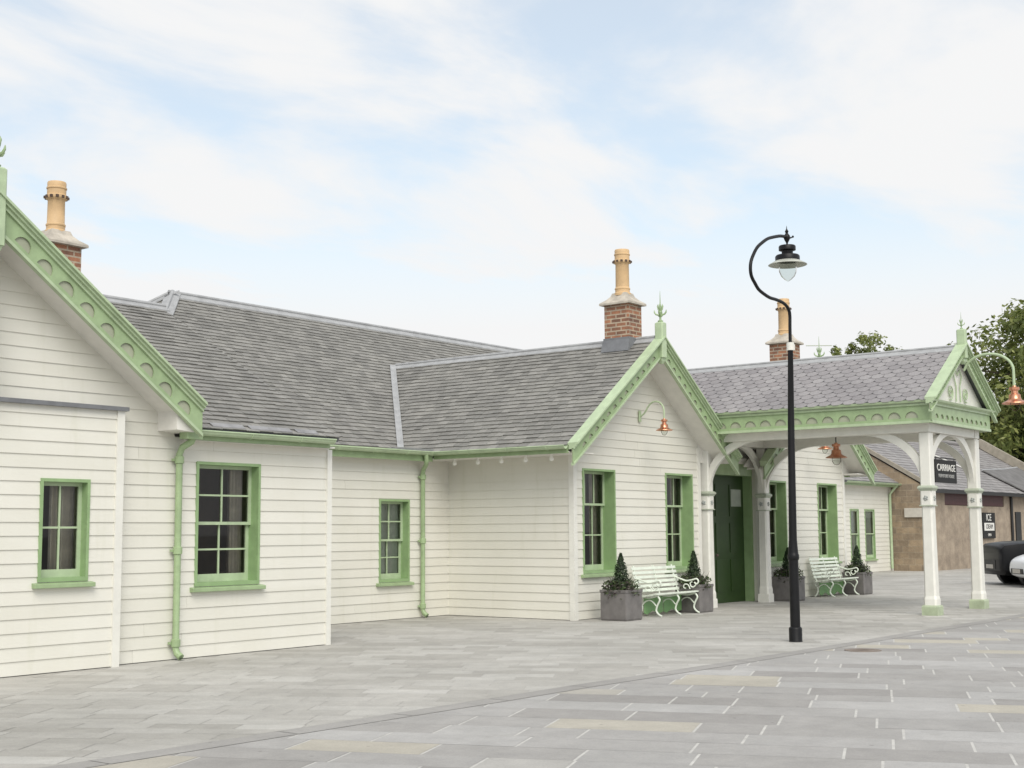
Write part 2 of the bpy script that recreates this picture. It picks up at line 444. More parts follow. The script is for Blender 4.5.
def slab_field(mb, rot, rowh, lens, gap, side, edge, z, rng, xr, yr, jit=.0004, rg=.14):
    ca, sa = math.cos(rot), math.sin(rot)
    R = 75
    v = -R
    while v < R:
        rh = rng.choice(rowh); u = -R+rng.random()*2
        while u < R:
            l = rng.uniform(*lens)
            pts = [(u+gap, v+gap*rg), (u+l-gap, v+gap*rg), (u+l-gap, v+rh-gap*rg), (u+gap, v+rh-gap*rg)]
            P = [(22+a*ca-b*sa, 4+a*sa+b*ca) for a, b in pts]
            u += l
            cx = sum(p[0] for p in P)/4; cy = sum(p[1] for p in P)/4
            if not (xr[0] < cx < xr[1] and yr[0] < cy < yr[1]): continue
            y0, sl = curve_at(cx)
            f = (lambda p: (p[1]-(y0+sl*(p[0]-cx))-edge)) if side > 0 else (lambda p: ((y0+sl*(p[0]-cx))-edge-p[1]))
            P = clip(P, f)
            if len(P) < 3: continue
            h = z+rng.uniform(-jit, jit)
            mb.poly([(x, y, h) for x, y in P])
        v += rh
rng = random.Random(3)
rot = math.radians(-67.6)
poly_obj('road_bed', [(-40, -14), (62, -14)]+[(x, y-.02) for x, y in reversed(curve)], .0045, M['mortar'])
poly_obj('pavement_bed', [(x, y-.02) for x, y in curve]+[(62, 34), (-40, 34)], .0035, M['joint'])
mb = MB(); slab_field(mb, rot, (.45, .5, .56, .6), (.5, 1.3), .011, -1, .02, .0065, rng, (-30, 60), (-13, 12))
mb.build('road', M['flag'])['kind'] = 'structure'
mb = MB(); slab_field(mb, math.radians(-58), (.26, .3, .34), (.4, .9), .004, 1, .26, .0055, rng, (-30, 60), (6, 30))
mb.build('pavement', M['paver'])['kind'] = 'structure'
mb = MB()
for (a, b), (c, d) in zip(curve, curve[1:]):
    n = max(1, int((c-a)/.9))
    for k in range(n):
        x0 = a+(c-a)*k/n+.006; x1 = a+(c-a)*(k+1)/n-.006
        y0 = b+(d-b)*(x0-a)/(c-a); y1 = b+(d-b)*(x1-a)/(c-a)
        mb.poly([(x0, y0, .007), (x1, y1, .007), (x1, y1+.25, .007), (x0, y0+.25, .007)])
mb.build('edging_strip', M['edge'])['kind'] = 'structure'

# ------------------------------------------------------------------ station building
ST = thing('station_building', 'long white weatherboarded station building with sage green trim, gables and grey slate roofs', 'building', (16, 16, 0))
YA, YA2, YB, YC, YG = 14.06, 13.92, 17.02, 14.06, 14.25
def window(parent, x0, x1, z0, z1, y, d, cols, up_rows, lo_rows, curt='curtain', sill=True, split=.5, curts=None, room=1.3):
    fr = MB(); t = .038
    yb = y+d+.11
    # reveals and a flush outer lining
    fr.box(x0, x0+t, y-.028, yb, z0, z1); fr.box(x1-t, x1, y-.028, yb, z0, z1)
    fr.box(x0+t, x1-t, y-.026, yb, z1-t, z1); fr.box(x0+t, x1-t, y-.026, yb, z0, z0+.05)
    f = fr.build('window', M['green_win'], parent)
    def sash(a0, a1, ys, rows, bot):
        s = MB(); st = .048; X0, X1 = x0+t, x1-t
        s.box(X0, X0+st, ys, ys+.04, a0, a1); s.box(X1-st, X1, ys, ys+.04, a0, a1)
        s.box(X0+st, X1-st, ys+.001, ys+.039, a0, a0+bot); s.box(X0+st, X1-st, ys+.001, ys+.039, a1-.045, a1)
        gx0, gx1, gz0, gz1 = X0+st, X1-st, a0+bot, a1-.045
        for k in range(1, cols):
            x = gx0+(gx1-gx0)*k/cols; s.box(x-.012, x+.012, ys+.004, ys+.034, gz0, gz1)
        for k in range(1, rows):
            z = gz0+(gz1-gz0)*k/rows; s.box(gx0, gx1, ys+.006, ys+.032, z-.012, z+.012)
        s.build('sash', M['green_light'], f)
        g = MB(); g.poly([(gx0, ys+.02, gz0), (gx1, ys+.02, gz0), (gx1, ys+.02, gz1), (gx0, ys+.02, gz1)])
        g.build('glass', M['glass'], f)
    za = z0+.05; zb = z1-t; zm = za+(zb-za)*split
    if lo_rows:
        sash(zm-.02, zb, y+d, up_rows, .04); sash(za, zm+.025, y+d+.045, lo_rows, .10)
    else:
        sash(za, zb, y+d, up_rows, .09)
    if sill:
        s = MB(); s.hexa([(x0-.07, y-.085, z0-.07), (x1+.07, y-.085, z0-.07), (x1+.07, y+.03, z0-.07), (x0-.07, y+.03, z0-.07),
                          (x0-.07, y-.085, z0-.02), (x1+.07, y-.085, z0-.02), (x1+.07, y+.03, z0-.001), (x0-.07, y+.03, z0-.001)])
        s.build('sill', M['green'], f, bev=.006)
    # interior
    yr = yb+.002
    r = MB(); D = room; e = .18
    P = [(x0-e, z0-.4), (x1+e, z0-.4), (x1+e, z1+.2), (x0-e, z1+.2)]
    for (a, b), (c, dd) in zip(P, P[1:]+P[:1]):
        r.poly([(a, yr, b), (c, yr, dd), (c, yr+D, dd), (a, yr+D, b)])
    r.poly([(a, yr+D, b) for a, b in P]); 
    r.build('room_lining', M['room'], f)
    for (c0, c1) in (curts or []):
        c = MB(); n = 36; xs = [x0+(x1-x0)*(c0+(c1-c0)*k/n) for k in range(n+1)]
        ys = [(y+d+.094 if curt == 'net' else yb+.10)+(.05 if curt == 'net' else 1.)*.028*math.sin(k*1.35+x0)+(.001 if curt == 'net' else .008)*math.sin(k*.6) for k in range(n+1)]
        top = [(x, yy, z1+.05) for x, yy in zip(xs, ys)]; bo = [(x, yy, z0-.05) for x, yy in zip(xs, ys)]
        c.loft([bo, top], cap=False, closed=False)
        c.build(curt if curt != 'net' else 'net_blind', M[curt], f, smooth=True)
    return f

# wall of gable one and the window wall beside it
G1X, HALF = 8.15, 2.97
zA = 2.79; SL = .731
def limA(z):
    if z < 2.8405: return (5.25, 13.82)
    h = max(0, 5.09-z)/.731
    return (8.15-min(h, 2.9), 8.15+min(h, 2.9))
wA = (11.41, 12.51, .913, 2.537)
mb = MB(); boards(mb, (0, YA, 0), (1, 0, 0), (0, -1, 0), .015, 5.09, limA, [wA, (8.85, 9.88, .85, 2.45)])
mb.build('gable_wall', M['boards'], ST)
mb = MB(); boards(mb, (0, YA2, 0), (1, 0, 0), (0, -1, 0), .015, 3.10, lambda z: (6.15, 10.07), [(9.03, 9.70, 1.05, 2.25)])
mb.build('bay_wall', M['boards'], ST)
mb = MB()
mb.box(10.06, 10.165, YA2-.035, YA-.02, .0, 3.10)
mb.build('corner_board', M['white'], ST); mb = MB(); mb.box(6.10, 6.16, YA2-.035, YA-.02, 0, 3.10)
mb.build('corner_board', M['white'], ST)
mb = MB(); mb.box(6.05, 10.20, YA2-.07, YA-.01, 3.10, 3.15); mb.build('bay_coping', M['lead_dark'], ST)
mb = MB(); mb.box(13.77, 13.86, YA-.036, YA+.1, 0, zA); mb.build('corner_board', M['white'], ST)
mb = MB(); mb.box(8.03, 8.265, 13.66, 13.76, 3.2, 4.86); mb.build('gable_post', M['white'], ST)
window(ST, *wA, YA, .12, 2, 2, 2, curts=[(.76, .98)])
window(ST, 9.03, 9.70, 1.05, 2.25, YA2, .085, 2, 2, 0, curts=[(.50, 1.05), (.24, .36)])
# return wall right of A, wall B
mb = MB(); boards(mb, (13.82, YA, 0), (0, 1, 0), (1, 0, 0), .015, 4.6, lambda z: (.0 if z < 2.9 else (z-2.9)/.56, 4.0))
mb.build('return_wall', M['boards'], ST)
wB = (18.01, 18.83, .69, 2.20)
mb = MB(); boards(mb, (0, YB, 0), (1, 0, 0), (0, -1, 0), .015, 2.985, lambda z: (13.85, 19.97), [wB])
mb.build('recess_wall', M['boards'], ST)
window(ST, *wB, YB, .12, 2, 2, 2, curt='net', curts=[(-.05, 1.05)])
# gable two
def gable(xc, y0, yback, wins, left_lim=None):
    xl, xr = xc-2.255, xc+2.255
    lim = lambda z: (xl, xr) if z < 3.47 else (xl+(z-3.47)/.735, xr-(z-3.47)/.735)
    mb = MB(); boards(mb, (0, y0, 0), (1, 0, 0), (0, -1, 0), .015, 5.0, lim, wins)
    mb.build('gable_wall', M['boards'], ST)
    mb = MB(); boards(mb, (xl, y0, 0), (0, 1, 0), (-1, 0, 0), .015, 3.05, lambda z: (0, yback-y0))
    mb.build('side_wall', M['boards'], ST)
    mb = MB(); boards(mb, (xr, y0, 0), (0, 1, 0), (1, 0, 0), .015, 3.05, lambda z: (0, yback-y0))
    mb.build('side_wall', M['boards'], ST)
    for x in (xl, xr):
        mb = MB(); s = 1 if x == xl else -1
        mb.box(min(x-.035*s, x+.075*s), max(x-.035*s, x+.075*s), y0-.036, y0+.075, 0, 3.3)
        mb.build('corner_board', M['white'], ST)
    for (a, b, c, d) in wins:
        window(ST, a, b, c, d, y0, .20, 3, 1, 2, split=.665, sill=True, curts=[(.80, 1.05)])
g2w = [(20.24, 21.32, .825, 2.737), (23.13, 24.20, .825, 2.737)]
g3w = [(27.75, 28.83, .825, 2.72), (30.52, 31.62, .825, 2.72)]
gable(22.22, YC, YB, g2w); gable(29.78, YG, YB+.3, g3w)

# barge boards -------------------------------------------------
def gable_trim(xc, y, half, apex, slope, Hv=.30, dep=.018, moon=.115, sp=.36, wally=None, post=(.5, .11), fin=1., soff=.30, first=.28, n=0, par=None, topmat='green_light'):
    """apex: z of the top edge at xc. y: front plane of the board. Two boards, mouldings, soffit, post and finial."""
    par = par or ST
    th = math.atan(slope); c_, s_ = math.cos(th), math.sin(th)
    L = half/c_
    for sg in (-1, 1):
        U = V((sg*c_, 0, -s_)); W = V((sg*s_, 0, c_))
        z = lambda a, v_: (a-s_*v_, c_*v_)     # vertical offset v_ at along a
        # pierced board hangs below the top line: O = apex - Hv - .10
        top = .10
        O = V((xc, y, apex-top-Hv))
        ncell = int((L-first-.12)/sp); cells = []
        start = first
        q = lambda a, b: [z(a, 0), z(b, 0), z(b, Hv), z(a, Hv)]
        cells.append(q(0.0, start))
        for k in range(ncell): cells.append(q(start+sp*k, start+sp*(k+1)))
        cells.append(q(start+sp*ncell, L))
        def hole(cl):
            if cl in (cells[0], cells[-1]): return None
            m = ((cl[0][0]+cl[1][0]+cl[2][0]+cl[3][0])/4, 0)
            return halfmoon(m[0], Hv*c_*.24, moon)
        mb = MB(); pierced(mb, O, U, W, (0, 1, 0), cells, dep, hole)
        b = mb.build('barge_board', M['green'] if topmat == 'green_light' else M[topmat], par)
        # mouldings: stepped verge at the top, bead at the foot
        mb = MB()
        A = V((xc, 0, apex)); B = A+U*L
        for dz, hh, yy, y2 in ((0, .035, -.10, .12), (-.035, .035, -.065, .10), (-.070, .045, -.03, .10)):
            pts = []
            for P in (A, B):
                pts.append(((P.x, y+yy, P.z+dz-hh), (P.x, y+y2, P.z+dz-hh), (P.x, y+y2, P.z+dz), (P.x, y+yy, P.z+dz)))
            mb.loft([list(p) for p in (pts if sg > 0 else pts[::-1])])
        mb.build('verge_moulding', M['green_light'], b)
        mb = MB(); pts = []
        for P in (A, B):
            zz = P.z-top-Hv
            pts.append([(P.x, y-.02, zz-.03), (P.x, y+.05, zz-.03), (P.x, y+.05, zz+.012), (P.x, y-.02, zz+.012)])
        mb.loft(pts); mb.build('bead', M['green_light'], b)
        mb = MB(); mb.loft([[(P.x, y+.024, P.z-top-Hv+.02), (P.x, y+.034, P.z-top-Hv+.02), (P.x, y+.034, P.z-top), (P.x, y+.024, P.z-top)] for P in (A, B)])
        mb.build('backing_board', M['recess'], b)
        # soffit between the board and the wall
        if wally:
            mb = MB(); pts = []
            for P in (A, A+U*(L*.925)):
                zz = P.z-soff
                pts.append([(P.x, y+.07, zz-.03), (P.x, wally+.02, zz-.03), (P.x, wally+.02, zz), (P.x, y+.07, zz)])
            mb.loft(pts); mb.build('soffit', M['soffit'], par)
    # post and finial
    mb = MB(); ph, pw = post
    mb.bevbox(xc-pw, xc+pw, y-.08, y+.10, apex-ph, apex+.27, .02)
    mb.sqlathe((xc, y+.01, apex-ph-.12), [(.03, 0), (.055, .05), (pw*.8, .12)], 1, .9)
    p = mb.build('apex_post', M['green_light'], par)
    if fin: finial(p, xc, y+.01, apex+.27, fin)
def finial(par, x, y, z, k_=1.):
    mb = MB()
    mb.lathe((x, y, z), [(.05, 0), (.055, .03), (.022, .05), (.018, .16), (.034, .19), (.034, .21), (.014, .25), (.010, .40), (.003, .62)], 10)
    for k in range(4):
        a = k*PI/2+.3; ca, sa = math.cos(a), math.sin(a)
        pts = [(0, .10), (.045, .15), (.085, .16), (.115, .20), (.12, .245)]
        mb.tube([(x+r*ca, y+r*sa, z+h) for r, h in pts], [.016, .02, .018, .016, .006], 6)
        pts = [(0, .20), (.035, .26), (.05, .32), (.04, .36)]
        mb.tube([(x+r*ca, y+r*sa, z+h) for r, h in pts], [.015, .018, .016, .005], 6)
    mb.v = [(x+(a-x)*k_, y+(b-y)*k_, z+(c-z)*k_) for a, b, c in mb.v]
    mb.build('finial', M['green'], par, smooth=True)

gable_trim(G1X, 13.60, 2.98, 5.43, .731, Hv=.30, wally=YA, moon=.118, sp=.36, post=(.62, .10), first=.30, soff=.34)
gable_trim(22.22, 13.52, 3.0, 5.34, .735, Hv=.27, wally=YC, moon=.075, sp=.245, post=(.42, .085), first=.25)
gable_trim(29.78, 13.72, 3.0, 5.30, .735, Hv=.27, wally=YG, moon=.075, sp=.245, post=(.42, .085), first=.25)

va = MB(); va.tube([(29.78-.19, 13.73+.245, 5.97), (29.78+.19, 13.73-.245, 5.97)], .011, 6)
va.build('weather_vane_arm', M['cap_grey'], ST)
# roofs --------------------------------------------------------
def roof_plane(name, O, U, Wv, length, lim, mat, expo, w, shape='rect', jit=1., thick=.014, outline=None, slab=.06, par=None):
    U = V(U); W = V(Wv).normalized(); N = U.cross(W).normalized()
    if N.z < 0: N = -N
    O = V(O)
    mb = MB(); slates(mb, O, U, W, N, length, lim, expo, w, shape, jit, thick)
    r = mb.build(name, mat, par or ST)
    # deck beneath
    n = 8; L = [lim(length*k/n) for k in range(n+1)]
    left = [(L[k][0], length*k/n) for k in range(n+1)]; right = [(L[k][1], length*k/n) for k in range(n+1)]
    pl = left[::-1]+right if False else right+left[::-1]
    mb = MB(); mb.extrude(pl, O-N*slab, U, W, N, slab-.002)
    mb.build('roof_deck', M['slate_dark'], r)
    return r
def lead_strip(name, a, b, w, h, mat='lead', par=None, roll=0):
    mb = MB(); mb.beam(a, b, w, h)
    if roll: mb.tube([V(a)+V((0, 0, h*.5)), V(b)+V((0, 0, h*.5))], roll, 8)
    return mb.build(name, M[mat], par or ST)
# A roof
rA = .565; lA = math.hypot(1, rA)*4.15
roof_plane('slate_roof', (0, 13.80, 2.945), (1, 0, 0), (0, 1, rA), lA, lambda w: (11.16 if w < .2 else max(8.2, 11.16-max(0, w-.2)*.9), 13.78), M['slate'], .142, .21)
# its back slope, plain
mb = MB(); mb.extrude([(4, 0), (13.85, 0), (13.85, 5), (4, 5)], (0, 17.95, 5.275), (1, 0, 0), V((0, 1, -.565)).normalized(), V((0, .565, 1)).normalized(), .05); mb.build('rear_roof', M['slate_dark'], ST)
# ridge pieces with roll
mb = MB()
for s_ in (-1, 1):
    mb.hexa([(8.2, 17.95, 5.305), (13.86, 17.95, 5.305), (13.86, 17.95+s_*.15, 5.305-.085), (8.2, 17.95+s_*.15, 5.305-.085),
             (8.2, 17.95, 5.325), (13.86, 17.95, 5.325), (13.86, 17.95+s_*.15, 5.325-.085), (8.2, 17.95+s_*.15, 5.325-.085)])
mb.tube([(8.2, 17.95, 5.33), (13.87, 17.95, 5.33)], .035, 8)
mb.build('ridge_lead', M['lead'], ST)
# gable 1 roof slopes
for sg in (-1, 1):
    U = (0, 1, 0) if sg > 0 else (0, -1, 0)
    W = V((-sg, 0, .731))
    Lr = math.hypot(2.97, 2.97*.731)
    roof_plane('slate_roof', (G1X+sg*2.97, 13.62 if sg > 0 else 18.2, 3.235), U, W, Lr, (lambda w: (0, 4.4)) if sg < 0 else (lambda w: (0, .25+w*.9)), M['slate'], .142, .21)
# main roof
mS = .735; YE, ZE = 17.62, 3.118; YR = 22.18; ZR = ZE+mS*(YR-YE)
mL = math.hypot(1, mS)*(YR-YE); k_ = math.hypot(1, mS)
XH = 17.32
roof_plane('slate_roof', (0, YE, ZE), (1, 0, 0), (0, 1, mS), mL, lambda w: (max(13.2, XH-(mL-w)/k_), 40.0-0*w if w/k_ > 3.2 else 40.0), M['slate'], .142, .21)
# hip end facing left, rear slope
Ux = V((0, -1, 0)); Wx = V((1, 0, mS))
roof_plane('slate_roof', (XH-(YR-YE), YR, ZE), Ux, Wx, mL, lambda w: (-(mL-w)/k_, (mL-w)/k_), M['slate'], .142, .21)
mb = MB(); mb.extrude([(XH, 0), (40, 0), (44, mL), (XH-4.4, mL)], (0, YR, ZR), (1, 0, 0), V((0, 1, -mS)).normalized(), V((0, mS, 1)).normalized(), -.05); mb.build('rear_roof', M['slate_dark'], ST)
mb = MB()
for s_ in (-1, 1):
    a = .16
    mb.hexa([(XH-.1, YR, ZR+.02), (40, YR, ZR+.02), (40, YR+s_*a, ZR+.02-a*mS), (XH-.1, YR+s_*a, ZR+.02-a*mS),
             (XH-.1, YR, ZR+.045), (40, YR, ZR+.045), (40, YR+s_*a, ZR+.045-a*mS), (XH-.1, YR+s_*a, ZR+.045-a*mS)])
mb.tube([(XH-.1, YR, ZR+.05), (40, YR, ZR+.05)], .04, 8)
mb.build('ridge_lead', M['lead'], ST)
for s_ in (-1, 1):
    p0 = V((XH, YR, ZR+.04)); p1 = V((XH-(YR-YE), YR+s_*(YR-YE), ZE+.04))
    mb = MB(); d = (p1-p0).normalized()
    for n1 in (V((-1, 0, 0)), V((0, s_, 0))):
        q = .22
        dirv = (V((0, s_, 0)) if n1.x else V((-1, 0, 0)))
        o1 = (V((0, -s_*q, 0)) if n1.x else V((q, 0, 0)))
        mb.hexa([p0, p1, p1+o1, p0+o1, p0+V((0, 0, .03)), p1+V((0, 0, .03)), p1+o1+V((0, 0, .03)), p0+o1+V((0, 0, .03))])
    mb.tube([p0+V((0, 0, .03)), p1+V((0, 0, .03))], .04, 8)
    mb.build('hip_lead', M['lead'], ST)
# gable 2 and 3 roofs: half span 2.95, eave z 3.06
def gable_roof(xc, y0, zr=5.295, s=.735, half=3.0):
    ze = zr-s*half; Lr = half*math.hypot(1, s)
    yv = YE+(ze-ZE)/mS      # where the eave meets the main roof
    for sg in (-1, 1):
        run = lambda w: (yv-y0)+(w/Lr)*half*s/mS
        if sg < 0:
            cut = lambda w: (14.5-y0 if xc > 26 and w < .26*Lr else .05, run(w))
            roof_plane('slate_roof', (xc-half, y0, ze), (0, 1, 0), (1, 0, s), Lr, cut, M['slate'], .142, .21)
        else:
            cut = lambda w: (14.5-y0 if xc < 26 and w < .26*Lr else .05, run(w))
            roof_plane('slate_roof', (xc+half, y0, ze), (0, 1, 0), (-1, 0, s), Lr, cut, M['slate'], .142, .21)
        # valley lead
        a = V((xc+sg*half, yv, ze+.03)); b = V((xc, yv+half*s/mS, zr+.03))
        mb = MB(); d = b-a
        n1 = V((0, -.11, .0)); n2 = V((-sg*-.11, 0, 0))
        o1 = V((0, -.09, 0)); o2 = V((sg*.09, 0, 0))
        for o_ in (o1, o2):
            up_ = V((0, 0, .0))
            mb.hexa([a, b, b+o_, a+o_, a+V((0, 0, .025)), b+V((0, 0, .025)), b+o_+V((0, 0, .025)), a+o_+V((0, 0, .025))])
        mb.build('valley_lead', M['lead'], ST)
    mb = MB(); ye = yv+half*s/mS-.1
    for s_ in (-1, 1):
        a = .13
        mb.hexa([(xc, y0+.02, zr+.015), (xc, ye, zr+.015), (xc+s_*a, ye, zr+.015-a*s), (xc+s_*a, y0+.02, zr+.015-a*s),
                 (xc, y0+.02, zr+.04), (xc, ye, zr+.04), (xc+s_*a, ye, zr+.04-a*s), (xc+s_*a, y0+.02, zr+.04-a*s)])
    mb.tube([(xc, y0+.05, zr+.04), (xc, ye, zr+.04)], .035, 8)
    mb.build('ridge_lead', M['lead'], ST)
gable_roof(22.22, 13.60); gable_roof(29.78, 13.80, 5.26)
# gutters, fascias, lead linings
def gutter(a, b, r=.062, fasc=.13, off=(0, -1), par=None, fz=0.):
    a, b = V(a), V(b); mb = MB(); n = 8
    d = (b-a).normalized(); o = V((off[0], off[1], 0))
    ring = lambda p, rr: [p+o*(rr*math.cos(t))+V((0, 0, rr*math.sin(t))) for t in [PI+PI*k/n for k in range(n+1)]]
    for p, q in ((a, b),):
        A, B = ring(p, r), ring(q, r); A2, B2 = ring(p, r-.008), ring(q, r-.008)
        mb.loft([A+A2[::-1], B+B2[::-1]])
    # rim bead and brackets
    mb.tube([a+o*r, b+o*r], .012, 6); 
    L = (b-a).length; k = 0
    while k*.9 < L:
        p = a+d*(k*.9+.02); mb.tube([p+o*(r+.004)*math.cos(t)+V((0, 0, (r+.004)*math.sin(t))) for t in [PI+PI*j/6 for j in range(7)]], .009, 5); k += 1
    g = mb.build('gutter', M['green_light'], par or ST, smooth=True)
    mb = MB(); w0 = a-o*(r+.005)+V((0, 0, .03+fz)); w1 = b-o*(r+.005)+V((0, 0, .03+fz))
    mb.hexa([w0-V((0, 0, fasc+.03)), w1-V((0, 0, fasc+.03)), w1-o*.03-V((0, 0, fasc+.03)), w0-o*.03-V((0, 0, fasc+.03)), w0, w1, w1-o*.03, w0-o*.03])
    mb.build('fascia', M['green'], par or ST)
    return g
gutter((11.18, 13.80, 2.915), (13.66, 13.80, 2.915), fasc=.115)
gutter((13.90, 16.70, 3.087), (19.22, 16.70, 3.087), fasc=.17)
gutter((19.16, 16.75, 3.087), (19.16, 13.64, 3.087), off=(-1, 0), fasc=.13)
mb = MB(); mb.box(13.87, 19.25, 16.77, 17.74, 3.055, 3.09); mb.build('gutter_lead', M['lead'], ST)
mb = MB()
for x0, x1 in ((11.5, 12.05), (12.15, 12.9), (13.0, 13.4)):
    mb.hexa([(x0, 13.83, 2.985), (x1, 13.83, 2.985), (x1, 13.91, 3.035), (x0, 13.91, 3.035), (x0, 13.83, 2.993), (x1, 13.83, 2.993), (x1, 13.91, 3.045), (x0, 13.91, 3.045)])
mb.build('eave_lead', M['lead_mid'], ST)
mb = MB()
mb.box(14.1, 15.6, 16.8, 17.2, 3.092, 3.125); mb.box(15.8, 17.0, 16.8, 17.15, 3.092, 3.12); mb.box(18.3, 19.2, 16.74, 17.25, 3.092, 3.15)
mb.build('eave_lead', M['lead_mid'], ST)
# eave soffits
mb = MB(); mb.box(11.2, 13.76, 13.87, YA+.05, 2.80, 2.82); mb.build('eave_soffit', M['soffit'], ST)
mb = MB(); mb.box(13.86, 19.97, 16.77, YB+.02, 2.952, 2.972); mb.build('eave_soffit', M['soffit'], ST)
for xc, y0, yw in ((22.22, 13.62, YC), (29.78, 13.83, YG)):
    for sg in (-1, 1):
        a, b = sorted((xc+sg*2.98, xc+sg*2.22))
        mb = MB(); mb.box(a, b, (yw+.3 if (sg > 0) == (xc < 26) else y0), YB+.5, 2.965, 2.985); mb.build('eave_soffit', M['soffit'], ST)
        mb = MB(); mb.extrude([(sg*2.22, 2.985), (sg*2.97, 2.985), (sg*2.97, 3.02), (sg*2.22, 3.55)], (xc, yw-.03, 0), (1, 0, 0), (0, 0, 1), (0, 1, 0), .03); mb.build('eave_end_panel', M['soffit'], ST)
gutter((32.82, 13.84, 3.06), (32.82, 17.2, 3.06), off=(1, 0))
# box ends at the gable feet (white return under the barge of gable 1)
mb = MB(); mb.hexa([(10.78, 13.66, 2.90), (11.06, 13.66, 2.88), (11.06, YA, 2.88), (10.78, YA, 2.90), (10.78, 13.66, 3.22), (11.06, 13.66, 3.02), (11.06, YA, 3.02), (10.78, YA, 3.22)])
mb.build('eave_return', M['soffit'], ST)
# downpipes
def downpipe(x, y, ztop, path_top):
    mb = MB()
    mb.tube(path_top+[(x, y, ztop-.05), (x, y, .16), (x, y-.03, .09), (x+.01, y-.10, .045)], .044, 12)
    for z in (ztop-.12, ztop*.52, .22):
        mb.lathe((x, y, z-.05), [(.046, 0), (.060, .008), (.060, .092), (.046, .10)], 12)
        mb.box(x-.085, x+.085, y+.01, y+.05, z-.015, z+.015)
    d = mb.build('downpipe', M['green'], ST, smooth=True)
    mb = MB(); mb.lathe((x+.012, y-.107, .028), [(.001, .0), (.034, .004), (.001, .008)], 10); mb.build('pipe_mouth', M['dark'], d)
downpipe(11.075, YA-.085, 2.66, [(11.15, 13.80, 2.88), (11.15, 13.80, 2.82), (11.14, 13.82, 2.77), (11.09, 13.94, 2.70)])
downpipe(19.13, YB-.085, 2.75, [(18.95, 16.70, 3.05), (18.97, 16.70, 2.93), (19.02, 16.76, 2.85), (19.11, 16.90, 2.78)])
mb = MB(); mb.bevbox(11.00, 11.26, 13.73, 13.90, 2.80, 2.90, .015); mb.build('gutter_end_box', M['green'], ST)
# doorway between the gables
DY = 14.45; xo0, xo1, zo = 24.62, 27.46, 2.80
mb = MB()
mb.box(24.4, xo0-.052, DY, DY+.12, 0, 3.9); mb.box(xo1+.052, 27.6, DY, DY+.12, 0, 3.9); mb.box(xo0-.052, xo1+.052, DY+.001, DY+.119, zo+.052, 3.9)
mb.build('entrance_wall', M['soffit'], ST)
mb = MB()
mb.box(xo1, xo1+.05, DY-.03, DY+.18, 0, zo); mb.box(xo0-.05, xo0, DY-.03, DY+.18, 0, zo); mb.box(xo0, xo1, DY+.01, DY+.18, zo, zo+.05)
mb.build('door_reveal', M['green_win'], ST)
mb = MB(); mb.box(xo0-.02, xo1+.02, DY-.05, DY-.002, zo+.0, zo+.26); mb.build('door_lintel', M['green'], ST)
mb = MB(); mb.sqlathe(((xo0+xo1)/2, DY-.03, zo+.26), [(1.0, 0), (1.0, .02), (1.0, .05), (1.0, .08)], (xo1-xo0)/2+.12, .10)
mb.hexa([(xo0-.12, DY-.16, zo+.34), (xo1+.12, DY-.16, zo+.34), (xo1+.12, DY-.004, zo+.34), (xo0-.12, DY-.004, zo+.34), (xo0-.12, DY-.16, zo+.38), (xo1+.12, DY-.16, zo+.38), (xo1+.12, DY-.004, zo+.40), (xo0-.12, DY-.004, zo+.40)])
mb.build('door_cornice', M['soffit'], ST)
mb = MB(); mb.box(xo1+.06, xo1+.22, DY-.045, DY-.001, 0, zo+.26); mb.box(xo0-.22, xo0-.06, DY-.045, DY-.001, 0, zo+.26); mb.build('door_pilaster', M['white'], ST)
yd = DY+.18
for x0, x1 in ((xo0, (xo0+xo1)/2-.004), ((xo0+xo1)/2+.004, xo1)):
    mb = MB(); mb.box(x0, x1, yd, yd+.05, .01, zo)
    w = x1-x0
    for (za, zb) in ((.25, .95), (1.10, 1.75), (1.9, 2.6)):
        for sgn in (0, 1):
            xa = x0+.12 if not sgn else x0+w/2+.05; xb = x0+w/2-.05 if not sgn else x1-.12
            mb.box(xa, xb, yd-.018, yd-.001, za, zb)
    d = mb.build('door', M['door_green'], ST)
    mb = MB(); mb.lathe((x1-.09 if x0 == xo0 else x0+.09, yd-.05, 1.05), [(.001, -.035), (.03, -.02), (.034, 0), (.03, .02), (.001, .035)], 10); mb.build('handle', M['iron'], d, smooth=True)
mb = MB(); mb.box(26.85, 27.30, yd-.030, yd-.02, 2.12, 2.50); mb.build('door_notice', M['poster'], ST)

